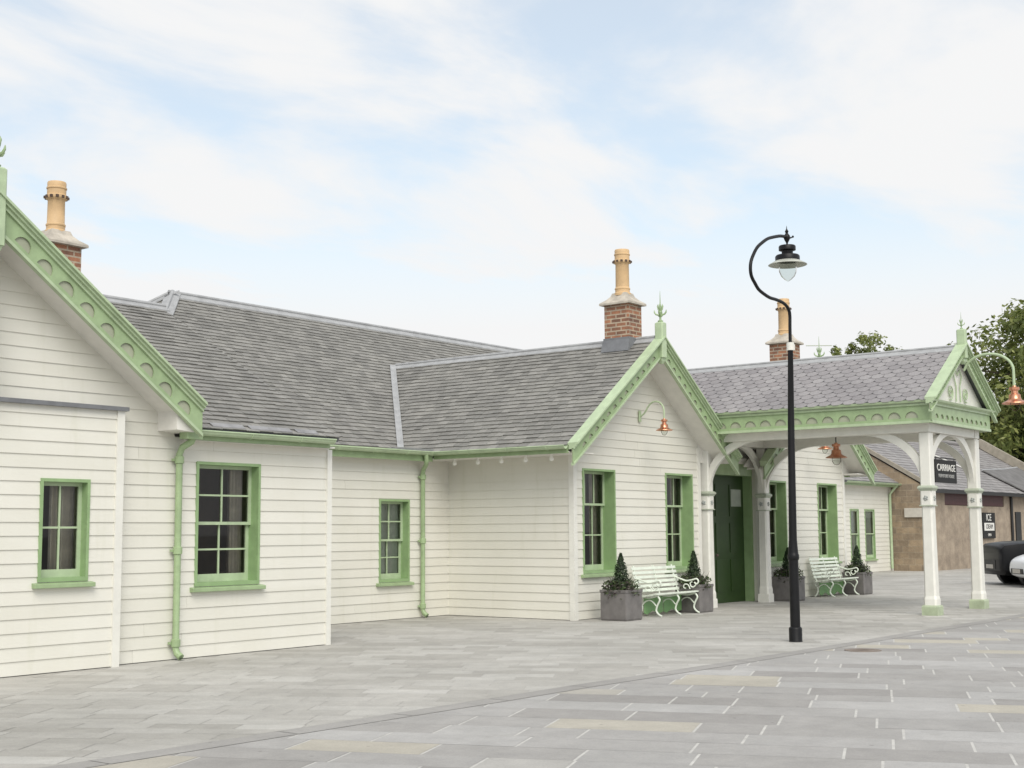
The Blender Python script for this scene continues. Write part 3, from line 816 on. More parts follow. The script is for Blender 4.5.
# chimneys ------------------------------------------------------
def chimney(x, y, z0, zb, hx, hy, pot_h, pot_r, par):
    c = MB(); c.box(x-hx, x+hx, y-hy, y+hy, z0-.9, zb)
    ch = c.build('chimney', M['brick'], par)
    f = MB(); f.sqlathe((x, y, z0-.6), [(1.0, 0), (1.0, .62)], hx+.02, hy+.02)
    f.hexa([(x-hx-.09, y-hy-.04, z0-.26), (x+hx+.09, y-hy-.04, z0-.26), (x+hx+.09, y+hy+.04, z0-.26), (x-hx-.09, y+hy+.04, z0-.26), (x-hx-.022, y-hy-.03, z0-.02), (x+hx+.022, y-hy-.03, z0-.02), (x+hx+.022, y+hy+.03, z0-.02), (x-hx-.022, y+hy+.03, z0-.02)])
    f.build('flashing', M['lead_dark'], ch)
    cap = MB(); e = .075
    r0x, r0y = hx+e, hy+e
    rings = []
    for t, s_ in ((0, 1.), (.035, 1.), (.05, .97), (.11, .72), (.18, .52), (.25, .44)):
        rings.append([(x+(r0x*s_)*a, y+(r0y*s_)*b, zb+t) for a, b in ((-1, -1), (1, -1), (1, 1), (-1, 1))])
    cap.loft(rings); cap.build('flaunching', M['haunch'], ch)
    p = MB(); q = pot_r; h = pot_h; z = zb+.20
    p.lathe((x, y, z), [(q*1.25, 0), (q*1.25, .05), (q*1.06, .07), (q*1.06, .12), (q*1.12, .13), (q*1.12, .15), (q, .17), (q*.97, h-.30), (q*1.05, h-.285), (q*1.2, h-.27), (q*1.26, h-.25), (q*1.26, h-.215), (q*1.08, h-.20),
                        (q*1.08, h-.12), (q*1.16, h-.11), (q*1.16, h-.09), (q*1.06, h-.08), (q*1.08, h-.02), (q*1.02, h), (q*.8, h), (q*.8, h-.15)], 24)
    po = p.build('chimney_pot', M['pot'], ch, smooth=True)
    d = MB()
    for k in range(12):
        a = 2*PI*k/12; ca, sa = math.cos(a), math.sin(a); R = q*1.265
        d.box(x+ca*R-.018, x+ca*R+.018, y+sa*R-.018, y+sa*R+.018, z+h-.265, z+h-.225)
    d.build('vent_holes', M['pot_dark'], po)  # solid dark brown blocks on the ring mark the vent openings
    return ch
chimney(22.20, 14.38, 5.34, 6.02, .24, .28, .93, .137, ST)
chimney(11.80, 17.98, 5.45, 5.98, .28, .28, .82, .132, ST)
chimney(29.80, 14.64, 5.45, 6.08, .27, .27, .92, .135, ST)

# closing walls at the back so the building is solid
mb = MB(); mb.box(5.2, 5.3, YA+.05, 22, 0, 3.1); mb.box(5.2, 36, 25.9, 26.1, 0, 3.2); mb.box(32.4, 36, 17.0, 17.1, 0, 3.1); mb.box(35.9, 36, 17.1, 25.9, 0, 3.2)
mb.build('rear_wall', M['boards'], ST)

# ------------------------------------------------------------------ entrance canopy
CA = thing('entrance_canopy', 'open entrance canopy on white columns with green fringed fascia and purple slate roof', 'canopy', (26, 11.5, 0))
cx0, cx1, yf, yb = 24.40, 27.60, 9.07, 14.40
zg = 3.95; zr = 5.10; csl = (zr-zg)/1.7
half = 1.7; Lr = half*math.hypot(1, csl)
for sg in (-1, 1):
    roof_plane('slate_roof', (26+sg*half, 9.02, zg+.02), (0, 1, 0), (-sg, 0, csl), Lr, lambda w: (0, 11.0-(1-w/Lr)*1.56), M['slate2'], .165, .25, 'hex', .0, .006, par=CA)
mb = MB()
for s_ in (-1, 1):
    a = .14
    mb.hexa([(26, 9.03, zr+.02), (26, 20.0, zr+.02), (26+s_*a, 20.0, zr+.02-a*csl), (26+s_*a, 9.03, zr+.02-a*csl), (26, 9.03, zr+.045), (26, 20.0, zr+.045), (26+s_*a, 20.0, zr+.045-a*csl), (26+s_*a, 9.03, zr+.045-a*csl)])
mb.tube([(26, 9.05, zr+.045), (26, 20.0, zr+.045)], .03, 8)
mb.build('ridge_lead', M['lead'], CA)
# side fascias with half moons, front fascia
def fringe(O, U, N, L, H, sp, r, par, margin=.10):
    n = int((L-2*margin)/sp); st = (L-n*sp)/2
    cells = [[(0, 0), (st, 0), (st, H), (0, H)]]
    for k in range(n): cells.append([(st+k*sp, 0), (st+(k+1)*sp, 0), (st+(k+1)*sp, H), (st+k*sp, H)])
    cells.append([(L-st, 0), (L, 0), (L, H), (L-st, H)])
    hole = lambda c: None if c in (cells[0], cells[-1]) else halfmoon((c[0][0]+c[1][0])/2, H*.22, r, 12, min(1., H*.55/r))
    mb = MB(); pierced(mb, O, U, (0, 0, 1), V(N)*-1, cells, .02, hole)
    f = mb.build('fringe_fascia', M['green'], par)
    O, U, N = V(O), V(U), V(N)
    mb = MB()
    for z, t, w in ((-.035, .05, .02), (H-.005, .05, .03)):
        a = O+N*w+V((0, 0, z)); b = O+U*L+N*w+V((0, 0, z))
        mb.hexa([a, b, b-N*.09, a-N*.09, a+V((0, 0, t)), b+V((0, 0, t)), b-N*.09+V((0, 0, t)), a-N*.09+V((0, 0, t))])
    mb.build('moulding', M['green_light'], f)
    return f
zf = 3.585; Hf = .30
mb = MB(); mb.box(cx0+.006, cx0+.016, yf+.05, 13.8, zf, zf+Hf); mb.box(cx1-.016, cx1-.006, yf+.05, 13.8, zf, zf+Hf); mb.box(cx0+.02, cx1-.02, yf+.005, yf+.015, zf+.01, zf+Hf-.01); mb.build('backing_board', M['recess'], CA)
fringe((cx0-.02, yf, zf), (0, 1, 0), (-1, 0, 0), 4.75, Hf, .335, .125, CA)
fringe((cx1+.02, yf, zf), (0, 1, 0), (1, 0, 0), 4.75, Hf, .335, .125, CA)
fringe((cx0-.02, yf-.02, zf), (1, 0, 0), (0, -1, 0), cx1-cx0+.04, Hf, .27, .085, CA)
# gutters / cornice above
mb = MB()
mb.loft([[(cx0-.03+dx, yf-.04, z) for dx, z in ((.06, zg-.07), (-.07, zg-.01), (-.085, zg+.03), (.06, zg+.03))], [(cx0-.03+dx, 13.75, z) for dx, z in ((.06, zg-.07), (-.07, zg-.01), (-.085, zg+.03), (.06, zg+.03))]])
mb.loft([[(cx1+.03-dx, yf-.04, z) for dx, z in ((.06, zg-.07), (-.07, zg-.01), (-.085, zg+.03), (.06, zg+.03))], [(cx1+.03-dx, 13.75, z) for dx, z in ((.06, zg-.07), (-.07, zg-.01), (-.085, zg+.03), (.06, zg+.03))]])
mb.loft([[(cx0-.12, yf-.04+dy, z) for dy, z in ((.06, zg-.065), (-.07, zg-.005), (-.085, zg+.028), (.06, zg+.028))], [(cx1+.12, yf-.04+dy, z) for dy, z in ((.06, zg-.065), (-.07, zg-.005), (-.085, zg+.028), (.06, zg+.028))]])
mb.build('cornice', M['green_light'], CA)
# beams + ceiling
mb = MB()
for x in (24.73, 27.27): mb.box(x-.12, x+.12, 9.20, 14.40, 3.40, 3.57)
mb.box(24.861, 27.139, 9.21, 9.42, 3.403, 3.567); mb.box(24.861, 27.139, 13.9, 14.1, 3.403, 3.567)
mb.build('beam', M['white'], CA, bev=.01)
mb = MB()
k = cx0+.02
while k < cx1-.05:
    mb.box(k, min(k+.118, cx1-.02), 9.06, 14.42, 3.575, 3.595); k += .122
mb.build('ceiling', M['soffit'], CA)
# front pediment
mb = MB(); mb.extrude([(-1.5, 0), (1.5, 0), (0, 1.5*csl+.02)], (26, 9.13, zg+.03), (1, 0, 0), (0, 0, 1), (0, 1, 0), .04)
mb.build('pediment_panel', M['white'], CA)
mb = MB()
def scroll(cx, cz, s, flip):
    pts = []
    for k in range(26):
        t = k/25; a = t*3.6*PI; r = (.03+.16*t)*s
        pts.append((cx+flip*r*math.cos(a), 9.105, cz+r*math.sin(a)))
    return pts
for fl in (-1, 1):
    mb.tube(scroll(26+fl*.42, zg+.26, .8, fl), .013, 6)
    mb.tube([(26+fl*.12, 9.105, zg+.10), (26+fl*.10, 9.105, zg+.40), (26+fl*.22, 9.105, zg+.6), (26+fl*.12, 9.105, zg+.74), (26, 9.105, zg+.62)], .013, 6)
mb.build('scrollwork', M['green_light'], CA, smooth=True)
gable_trim(26, 8.98, 1.82, 5.20, .655, Hv=.14, wally=None, moon=.045, sp=.135, post=(.30, .06), first=.16, par=CA, fin=.55)
# columns
def column(x, y, back=False):
    b = MB()
    b.lathe((x, y, .20), [(.155, 0), (.135, .05), (.128, .10), (.112, 1.80)], 4, rot=PI/4) if 0 else None
    def oct_(r, z, c=.28):
        q = r*(1-c)
        return [(x-q, y-r, z), (x+q, y-r, z), (x+r, y-q, z), (x+r, y+q, z), (x+q, y+r, z), (x-q, y+r, z), (x-r, y+q, z), (x-r, y-q, z)]
    b.loft([oct_(.125, .19), oct_(.125, .30), oct_(.110, .36), oct_(.100, 2.02), oct_(.118, 2.03), oct_(.118, 2.30)])
    c = b.build('column', M['white'], CA)
    m = MB(); m.sqlathe((x, y, 0), [(.15, 0), (.15, .16), (.135, .19)] if not back else [(.13, 0), (.13, .16), (.125, .19)]); m.build('base_block', M['base_green'] if not back else M['white'], c)
    m = MB(); m.sqlathe((x, y, 2.30), [(.12, 0), (.13, .025), (.148, .045), (.148, .07), (.12, .10)]); m.build('capital', M['cap_grey'], c); m = MB(); m.sqlathe((x, y, 2.015), [(.126, 0), (.126, .02)]); m.build('neck_band', M['cap_grey'], c)
    for dx, dy in ((-1, 0), (1, 0), (0, -1), (0, 1)):
        m = MB()
        for kk in range(5):
            aa = 2*PI*kk/5; du, dz = .034*math.cos(aa), .034*math.sin(aa)
            px = x+dx*.12+(du if dy else 0); py = y+dy*.12+(du if dx else 0)
            m.sphere((px, py, 2.165+dz), .02, 6, 4)
        m.sphere((x+dx*.122, y+dy*.122, 2.165), .024, 8, 4)
        m.build('rosette', M['rosette_grey'], c, smooth=True)
    m = MB(); m.bevbox(x-.105, x+.105, y-.105, y+.105, 2.40, 3.40, .02); m.build('upper_post', M['white'], c)
    return c
def brace(c, x, y, dx, dy, R=1.0, Z=.95, w=.085):
    # quarter-arch bracket, springs from the post at z = 3.4-Z and meets the beam R away
    n = 16; inner = []; outer = []
    for k in range(n+1):
        t = PI/2*k/n
        a = R*(1-math.cos(t)); z = 3.40-Z+Z*math.sin(t)
        nx, nz = -math.cos(t)/R, math.sin(t)/Z      # normal of the ellipse, toward the corner
        l = math.hypot(nx, nz); nx /= l; nz /= l
        th = .10+.05*math.sin(2*t)
        inner.append((a, min(z, 3.40))); outer.append((max(a+nx*th, 0), min(z+nz*th, 3.40)))
    m = MB(); idx = []
    for (a, z), (a2, z2) in zip(inner, outer):
        s_ = .10
        P = lambda q, zz, off: (x+dx*(s_+q)+(-dy)*off, y+dy*(s_+q)+dx*off, zz)
        idx.append([P(a, z, -w/2), P(a, z, w/2), P(a2, z2, w/2), P(a2, z2, -w/2)])
    m.loft(idx); m.build('brace', M['white'], c)
for x, y, bk in ((24.73, 9.31, 0), (27.27, 9.31, 0), (24.73, 14.02, 1), (27.27, 14.02, 1)):
    c = column(x, y, bk)
    brace(c, x, y, 0, 1 if not bk else -1, 1.25, 1.0)
    brace(c, x, y, 1 if x < 26 else -1, 0, 1.165, 1.0)

# ------------------------------------------------------------------ lamps
def lantern_mb(mb, x, y, z, s=1.):
    # bell lamp, z = rim of the shade; returns after filling
    mb.lathe((x, y, z), [(.002, .315*s), (.03*s, .31*s), (.035*s, .29*s), (.085*s, .28*s), (.085*s, .235*s), (.055*s, .225*s), (.06*s, .17*s), (.095*s, .155*s), (.10*s, .09*s), (.12*s, .06*s), (.215*s, .012*s), (.22*s, 0), (.212*s, -.004*s), (.10*s, .045*s), (.002, .05*s)], 24)
def wall_lamp(loc_wall, y_lamp, z_lamp, z_arc, label, s=1., plate=True, cat='wall lamp'):
    x, y, z = loc_wall
    t = thing('wall_lamp', label, cat, loc_wall, 'copper swan neck lamps')
    m = MB()
    if plate: m.bevbox(x-.035, x+.035, y-.06, y-.026, z-.11, z+.11, .01)
    d = y-y_lamp
    if plate:
        pts = [(x, y-.03, z), (x, y-.12*d, z), (x, y-.26*d, z+.06), (x, y-.40*d, z_arc-.08), (x, y-.56*d, z_arc), (x, y-.78*d, z_arc), (x, y-.94*d, z_arc-.07), (x, y_lamp, z_arc-.18), (x, y_lamp, z_lamp+.30*s)]
    else:
        n = 12; r = d/2; pts = [(x, y, z), (x, y-.02, z+.12)]
        zc = z_arc-r*.75
        pts = [(x, y, z)]+[(x, y-r+r*math.cos(PI*k/n), zc+r*.75*math.sin(PI*k/n)) for k in range(1, n+1)]+[(x, y_lamp, z_lamp+.30*s)]
    m.tube(smooth_path(pts), .017 if plate else .026, 8); m.build('bracket', M['green_light'], t, smooth=True)
    m = MB(); lantern_mb(m, x, y_lamp, z_lamp, s); m.build('lamp_shade', M['copper'], t, smooth=True)
    m = MB(); m.sphere((x, y_lamp, z_lamp-.02*s), .085*s, 14, 8, 1.3); m.build('glass_globe', M['glass_thin'], t, smooth=True)
    return t
def smooth_path(p, sub=4):
    p = [V(q) for q in p]; out = []
    for i in range(len(p)-1):
        a, b, c, d = p[max(i-1, 0)], p[i], p[i+1], p[min(i+2, len(p)-1)]
        for k in range(sub):
            t = k/sub
            out.append(.5*((2*b)+(c-a)*t+(2*a-5*b+4*c-d)*t*t+(3*b-a-3*c+d)*t*t*t))
    out.append(p[-1]); return out
wall_lamp((22.19, YC-.0, 3.81), 13.47, 3.505, 4.065, 'copper lamp on a green swan neck bracket in the gable above the nearer bench', .74)
wall_lamp((29.78, YG, 3.77), 13.66, 3.49, 4.03, 'copper lamp on the far gable wall, half hidden behind the hanging lantern', .8)
wall_lamp((26.0, 8.98, 4.66), 8.03, 3.95, 4.94, 'copper lamp on a big green arched arm projecting from the canopy gable', 1.1, plate=False)
t = thing('hanging_lantern', 'copper lantern hanging on a rod beneath the canopy ceiling', 'lantern', (26, 11.68, 3.05))
m = MB(); m.tube([(26, 11.68, 3.34), (26, 11.68, 3.575)], .012, 8); m.build('rod', M['black'], t)
m = MB(); lantern_mb(m, 26, 11.68, 3.06, 1.0); m.build('lamp_shade', M['copper'], t, smooth=True)
m = MB(); m.sphere((26, 11.68, 3.03), .095, 14, 8, 1.3); m.build('glass_globe', M['glass_thin'], t, smooth=True)
pos = ['first bulb from the downpipe in the corner', 'second bulb from the downpipe', 'middle bulb of the five', 'fourth bulb from the downpipe', 'bulb nearest the gable corner']
for k, y in enumerate((16.48, 15.91, 15.35, 14.79, 14.21)):
    m = MB(); m.lathe((19.52, y, 2.968), [(.022, 0), (.022, -.03), (.032, -.05), (.045, -.08), (.04, -.105), (.02, -.122), (.001, -.125)], 12)
    tag(m.build('eave_bulb', M['bulb'], smooth=True), 'small round white lamp under the green eave, '+pos[k], 'bulb', 'white bulbs under the eave')

# street lamp
LX, LY = 17.93, 8.765
t = thing('street_lamp', 'tall black swan neck street lamp with bell shade standing on the pavement', 'street lamp', (LX, LY, 0))
m = MB()
m.lathe((LX, LY, 0), [(.098, 0), (.098, .012), (.094, .02), (.094, .19), (.088, .205), (.072, .215), (.068, 1.16), (.078, 1.17), (.082, 1.19), (.082, 1.235), (.074, 1.25), (.07, 1.28), (.062, 1.40), (.060, 1.44)], 24)
m.build('base', M['black'], t, smooth=True)
m = MB(); m.tube([(LX, LY, 1.42), (LX+.045, LY, 3.0), (LX+.10, LY, 4.24), (LX+.10, LY, 4.25), (LX+.10, LY, 4.31), (LX+.10, LY, 4.33)], [.058, .050, .038, .044, .044, .034], 18); m.build('pole', M['black'], t, smooth=True)
m = MB(); m.tube([(LX+.099, LY, 4.215), (LX+.101, LY, 4.33)], [.055, .055], 16); m.box(LX+.10, LX+.19, LY-.03, LY+.03, 4.23, 4.31); m.build('white_band', M['white'], t)
m = MB(); m.tube(smooth_path([(LX+.10, LY, 4.30), (LX+.105, LY, 4.55), (18.04, LY, 4.763), (17.97, LY, 4.85), (17.831, LY, 4.898), (17.608, LY, 4.916), (17.42, LY, 4.918), (17.251, LY, 4.945), (17.08, LY, 4.99), (16.969, LY, 5.064), (16.87, LY, 5.15), (16.842, LY, 5.257), (16.87, LY, 5.37), (16.962, LY, 5.495), (17.07, LY, 5.60), (17.217, LY, 5.69), (17.40, LY, 5.78), (17.601, LY, 5.84), (17.80, LY, 5.888), (17.95, LY, 5.905)]), .024, 12)
m.build('swan_neck', M['black'], t, smooth=True)
hx = 18.02
m = MB(); m.tube([(17.92, LY, 5.905), (hx+.10, LY, 5.915), (hx+.20, LY, 5.94)], [.018, .016, .006], 8); m.sphere((hx+.20, LY, 5.95), .018, 8, 6)
m.lathe((hx, LY, 5.76), [(.014, 0), (.014, .06), (.04, .11), (.05, .14), (.045, .17), (.03, .19), (.018, .21), (.028, .235), (.008, .27), (.002, .32)], 14)
m.build('lamp_bracket', M['black'], t, smooth=True)
m = MB(); m.lathe((hx, LY, 5.46), [(.02, .335), (.03, .325), (.115, .32), (.125, .305), (.125, .25), (.085, .24), (.08, .185), (.165, .175), (.18, .155), (.18, .085), (.15, .075), (.001, .07)], 24); m.build('lamp_cap', M['black'], t, smooth=True)
m = MB(); m.lathe((hx, LY, 5.46), [(.15, .10), (.185, .09), (.275, .04), (.285, .03), (.277, .026), (.18, .078), (.09, .082)], 28, cap=False); m.build('lamp_shade', M['lampgrey'], t, smooth=True)
m = MB(); m.lathe((hx, LY, 5.46), [(.12, .08), (.135, .0), (.13, -.07), (.10, -.14), (.05, -.19), (.012, -.215), (.002, -.22)], 20, cap=False); m.build('glass_globe', M['glass_thin'], t, smooth=True)

# ------------------------------------------------------------------ benches and planters
def make_bench(label, loc, group):
    t = thing('garden_bench', label, 'bench', (0, 0, 0), group)
    L = 1.58
    for k in range(6):      # back slats
        f = k/5; z = .47+.41*f; y = .42+.11*f
        m = MB(); m.beam((-L/2, y, z), (L/2, y, z), .018, .052, up=(0, .26, 1)); m.build('back_slat', M['bench_paint'], t)
    for k in range(5):
        y = .02+.085*k; z = .415-.012*k+(.006 if k == 0 else 0)
        m = MB(); m.beam((-L/2, y, z), (L/2, y, z), .068, .026); m.build('seat_slat', M['bench_paint'], t)
    for x in (-L/2+.10, 0, L/2-.10):
        m = MB()
        m.tube(smooth_path([(x, .05, .40), (x, -.02, .32), (x, .03, .22), (x, .06, .12), (x, .01, .05), (x, -.06, .015)]), .018, 8)
        m.tube(smooth_path([(x, .36, .37), (x, .42, .30), (x, .37, .20), (x, .38, .10), (x, .44, .015)]), .018, 8)
        m.tube(smooth_path([(x, .02, .39), (x, .20, .35), (x, .38, .375), (x, .44, .50), (x, .50, .72), (x, .555, .93)]), .016, 8)
        m.tube(smooth_path([(x, .06, .20), (x, .14, .28), (x, .22, .30), (x, .30, .27), (x, .37, .20)]), .012, 6)
        m.build('leg_frame', M['bench_paint'], t, smooth=True)
        if x:
            m = MB()
            m.tube(smooth_path([(x, .49, .70), (x, .36, .66), (x, .22, .62), (x, .08, .64), (x, -.01, .66), (x, -.05, .61), (x, -.01, .56), (x, .04, .59)]), .016, 8)
            m.tube(smooth_path([(x, .00, .56), (x, .06, .50), (x, .12, .52), (x, .13, .58), (x, .09, .60)]), .012, 6)
            m.tube(smooth_path([(x, .14, .46), (x, .18, .54), (x, .26, .55), (x, .28, .49), (x, .23, .47)]), .012, 6)
            m.build('armrest', M['bench_paint'], t, smooth=True)
    m = MB()
    for k in range(2):
        x0 = -L/2+.12+k*(L/2-.10)
        m.extrude([(x0, .06), (x0+.10, .03), (x0+.3, .10), (x0+.5, .03), (x0+.66, .06), (x0+.66, .36), (x0, .36)], (0, .33, 0), (1, 0, 0), (0, 0, 1), (0, 1, 0), .012)
    m.build('under_panel', M['bench_green'], t)
    t.location = loc
    return t
b1 = make_bench('mint white slatted cast iron bench beneath the nearer gable windows', (22.26, 13.28, 0.006), 'benches along the station front')
b2 = copy_tree(b1); b2.location = (30.55, 13.62, .006)
b2['label'] = 'mint white slatted bench beyond the entrance, partly behind the black lamp post'

def leaf_quad(mb, c, n, s, rng):
    n = V(n).normalized(); a = n.orthogonal().normalized(); a.rotate(Matrix.Rotation(rng.random()*6.28, 3, n)); b = n.cross(a)
    c = V(c)
    mb.poly([c-a*s, c-b*s*.45, c+a*s, c+b*s*.45])
def rdir(rng):
    while True:
        v_ = V((rng.uniform(-1, 1), rng.uniform(-1, 1), rng.uniform(-1, 1)))
        if .05 < v_.length < 1: return v_.normalized()
def planter(x, y, label, labc, labp, seed):
    rng = random.Random(seed)
    t = thing('planter', label, 'planter', (x, y, 0), 'grey square planters')
    m = MB(); h = .27; H = .55
    m.loft([[(x+a*h*s_, y+b*h*s_, z) for a, b in ((-1, -1), (1, -1), (1, 1), (-1, 1))] for s_, z in ((.96, .006), (1, .04), (1, H-.05), (1.04, H-.05), (1.04, H), (.93, H), (.92, H-.06))], cap=True)
    m.build('tub', M['zinc'], t, bev=.006)
    m = MB(); m.poly([(x-.25, y-.25, H-.045), (x+.25, y-.25, H-.045), (x+.25, y+.25, H-.045), (x-.25, y+.25, H-.045)]); m.build('soil', M['soil'], t)
    c = thing('conical_shrub', labc, 'shrub', (x, y, H-.04), 'clipped conical shrubs')
    m = MB(); m.tube([(x, y, H-.05), (x, y, H+.2)], .02, 6); m.build('stem', M['bark'], c)
    m = MB()
    for k in range(1500):
        f = rng.random()**1.5; z = H+.02+.62*f; r = (.20*(1-f)**.9+.015)*math.sqrt(rng.uniform(.25, 1))*(1+.12*math.sin(7*f+k%5))
        a = rng.random()*6.283; d = V((math.cos(a), math.sin(a), .5))+rdir(rng)*.6
        leaf_quad(m, (x+r*math.cos(a), y+r*math.sin(a), z), d, rng.uniform(.018, .034), rng)
    m.build('foliage', M['conifer'], c)
    p = thing('trailing_plants', labp, 'plants', (x, y, H-.04), 'low plants in the planters')
    for nm, mat, cnt, sd in (('foliage', 'herb', 520, 1), ('heather_foliage', 'heather', 260, 2)):
        m = MB()
        for k in range(cnt):
            a = rng.random()*6.283; r = .30*math.sqrt(rng.random())
            px, py = r*math.cos(a)*1.1, r*math.sin(a)*1.1
            if sd == 2: px = -abs(px)-.02
            z = H+rng.uniform(-.05, .16)-(max(0, r-.24)*2.2*rng.random())
            leaf_quad(m, (x+px, y+py, z), V((px, py, .25))+rdir(rng)*.5, rng.uniform(.02, .042), rng)
        for k in range(26):
            a = rng.random()*6.283; r = rng.uniform(.05, .26); px, py = r*math.cos(a), r*math.sin(a)
            m.tube([(x+px*.7, y+py*.7, H-.04), (x+px, y+py, H+rng.uniform(.1, .2)), (x+px*1.25, y+py*1.25, H+rng.uniform(.14, .28))], [.005, .004, .001], 4)
        m.build(nm, M[mat], p)
    return t
PL = [((20.52, 13.42), 'nearest grey square planter, at the corner end of the nearer bench', 'dark conical shrub in the nearest planter, left of the nearer bench', 'low green and purple plants spilling from the nearest planter'),
      ((23.28, 13.52), 'grey square planter between the nearer bench and the entrance column', 'dark conical shrub between the nearer bench and the entrance column', 'low leafy plants in the planter beside the entrance column'),
      ((28.05, 13.85), 'grey square planter left of the farther bench, behind the lamp post', 'dark conical shrub just left of the black lamp post', 'low leafy plants in the planter just left of the lamp post'),
      ((31.72, 13.80), 'farthest grey square planter, at the right end of the farther bench', 'dark conical shrub at the right end of the farther bench', 'low plants spilling from the farthest planter')]
for k, ((x, y), a, b, c) in enumerate(PL): planter(x, y, a, b, c, 40+k)

# ------------------------------------------------------------------ far white wing
WG = thing('white_annexe', 'low white boarded annexe with two blinded windows beyond the far gable', 'building', (47, 20.3, 0))
w1 = (46.15, 46.92, .50, 2.33); w2 = (47.45, 48.35, .50, 2.33)
mb = MB(); boards(mb, (0, 20.3, 0), (1, 0, 0), (0, -1, 0), .015, 3.2, lambda z: (43.5, 49.9), [w1, w2]); mb.build('wall', M['boards'], WG)
mb = MB(); boards(mb, (43.5, 20.3, 0), (0, 1, 0), (-1, 0, 0), .015, 3.2, lambda z: (0, 5)); mb.build('wall', M['boards'], WG)
for w in (w1, w2): window(WG, *w, 20.3, .0, 1, 1, 1, curt='net', curts=[(-.05, 1.05)])
mb = MB(); mb.box(43.4, 50.3, 19.98, 20.3, 3.19, 3.22); mb.build('eave_soffit', M['soffit'], WG)
roof_plane('slate_roof', (0, 19.95, 3.33), (1, 0, 0), (0, 1, .62), 4.5, lambda w: (43.3, 50.35), M['slate_far'], .2, .32, par=WG)
mb = MB(); mb.extrude([(43.3, 0), (50.3, 0), (50.3, 4.5), (43.3, 4.5)], (0, 23.77, 5.70), (1, 0, 0), V((0, 1, -.62)).normalized(), V((0, .62, 1)).normalized(), .06); mb.build('rear_roof', M['slate_dark'], WG)
gutter((43.3, 19.90, 3.30), (50.4, 19.90, 3.30), par=WG)
mb = MB(); mb.tube([(49.75, 19.93, 3.25), (49.75, 20.15, 3.0), (49.75, 20.22, 2.9), (49.75, 20.22, .1)], .05, 8); mb.build('downpipe', M['green_light'], WG, smooth=True)
mb = MB(); mb.box(49.80, 49.95, 20.26, 20.4, 0, 3.18); mb.box(43.45, 43.6, 20.26, 20.4, 0, 3.18); mb.build('corner_board', M['white'], WG)

# ------------------------------------------------------------------ stone building
SB = thing('stone_building', 'brown stone building with pale slate roof and maroon boards under its eave', 'building', (56, 20, 0))
sx0, sx1, sy0, sy1, se, ss = 50.0, 67.5, 18.8, 26.6, 3.10, .60
sr = se+ss*(sy1-sy0)/2; ym = (sy0+sy1)/2
mb = MB()
mb.extrude([(sy0, 0), (sy1, 0), (sy1, se), (ym, sr), (sy0, se)], (sx0, 0, 0), (0, 1, 0), (0, 0, 1), (1, 0, 0), .4); mb.build('gable_wall', M['stone'], SB)
mb = MB(); mb.box(sx0+.403, 51.75, sy0+.03, sy0+.4, 0, se-.05); mb.box(51.75, 58.8, sy0+.03, sy0+.4, 0, 2.5); mb.box(58.8, sx1, sy0+.03, sy0+.4, 0, se-.05)
mb.box(sx0+.4, sx1, sy1-.4, sy1-.03, 0, se-.05); mb.box(51.75, 58.8, sy0+.12, sy0+.4, 2.5, se-.05)
mb.build('front_wall', M['stone_smooth'], SB)
mb = MB(); mb.extrude([(sy0, 0), (sy1, 0), (sy1, se), (ym, sr), (sy0, se)], (sx1-.4, 0, 0), (0, 1, 0), (0, 0, 1), (1, 0, 0), .4); mb.build('gable_wall', M['stone'], SB)
mb = MB(); mb.box(51.76, 55.1, sy0+.05, sy0+.118, 2.52, 3.0); mb.box(55.3, 58.75, sy0+.05, sy0+.118, 2.52, 3.0); mb.build('maroon_board', M['fascia_red'], SB)
Lr = math.hypot(1, ss)*(ym-sy0+.25)
roof_plane('slate_roof', (0, sy0-.25, se-.02), (1, 0, 0), (0, 1, ss), Lr, lambda w: (sx0-.05, sx1+.05), M['slate_far'], .24, .36, par=SB)
mb = MB(); mb.extrude([(sx0, 0), (sx1, 0), (sx1, Lr), (sx0, Lr)], (0, ym, sr+.13), (1, 0, 0), V((0, 1, -ss)).normalized(), V((0, ss, 1)).normalized(), .05); mb.build('rear_roof', M['slate_dark'], SB)
mb = MB(); mb.tube([(sx0, ym, sr+.2), (sx1, ym, sr+.2)], .11, 8); mb.build('ridge_tiles', M['slate_far'], SB)
mb = MB(); mb.beam((sx1-.1, sy0-.2, se+.25), (sx1-.1, ym, sr+.42), .35, .40); mb.beam((sx1-.1, ym, sr+.42), (sx1-.1, sy1+.2, se+.25), .35, .40); mb.build('skew_coping', M['stone_cope'], SB)
mb = MB(); mb.beam((sx0+.02, sy0-.25, se+.0), (sx0+.02, ym, sr+.16), .16, .14); mb.build('verge_board', M['stone_cope'], SB)
mb = MB(); mb.box(sx0-.1, sx1+.1, sy0-.33, sy0-.20, se-.16, se-.03); mb.build('gutter', M['plastic'], SB)
k2 = math.hypot(1, ss)
Wd = V((0, 1, ss)).normalized(); Nd = V((0, -ss, 1)).normalized()
mb = MB(); mb.extrude([(61.0, .0), (67.25, .0), (67.25, 2.6), (64.0, 2.2), (60.3, 1.9)], V((0, sy0-.26, se+.05)), (1, 0, 0), Wd, Nd, .05); mb.build('re_slated_patch', M['slate_patch'], SB)
mb = MB(); mb.extrude([(60.3, 1.9), (64.0, 2.2), (67.2, 2.6), (67.2, 2.68), (64.0, 2.28), (60.3, 1.98)], V((0, sy0-.26, se+.055)), (1, 0, 0), Wd, Nd, .055); mb.build('flashing_strip', M['lead'], SB)
mb = MB(); mb.extrude([(58.6, 1.5), (58.8, 1.45), (57.2, 3.4), (57.0, 3.45)], V((0, sy0-.26, se+.03)), (1, 0, 0), Wd, Nd, .03); mb.build('flashing_strip', M['signwhite'], SB)
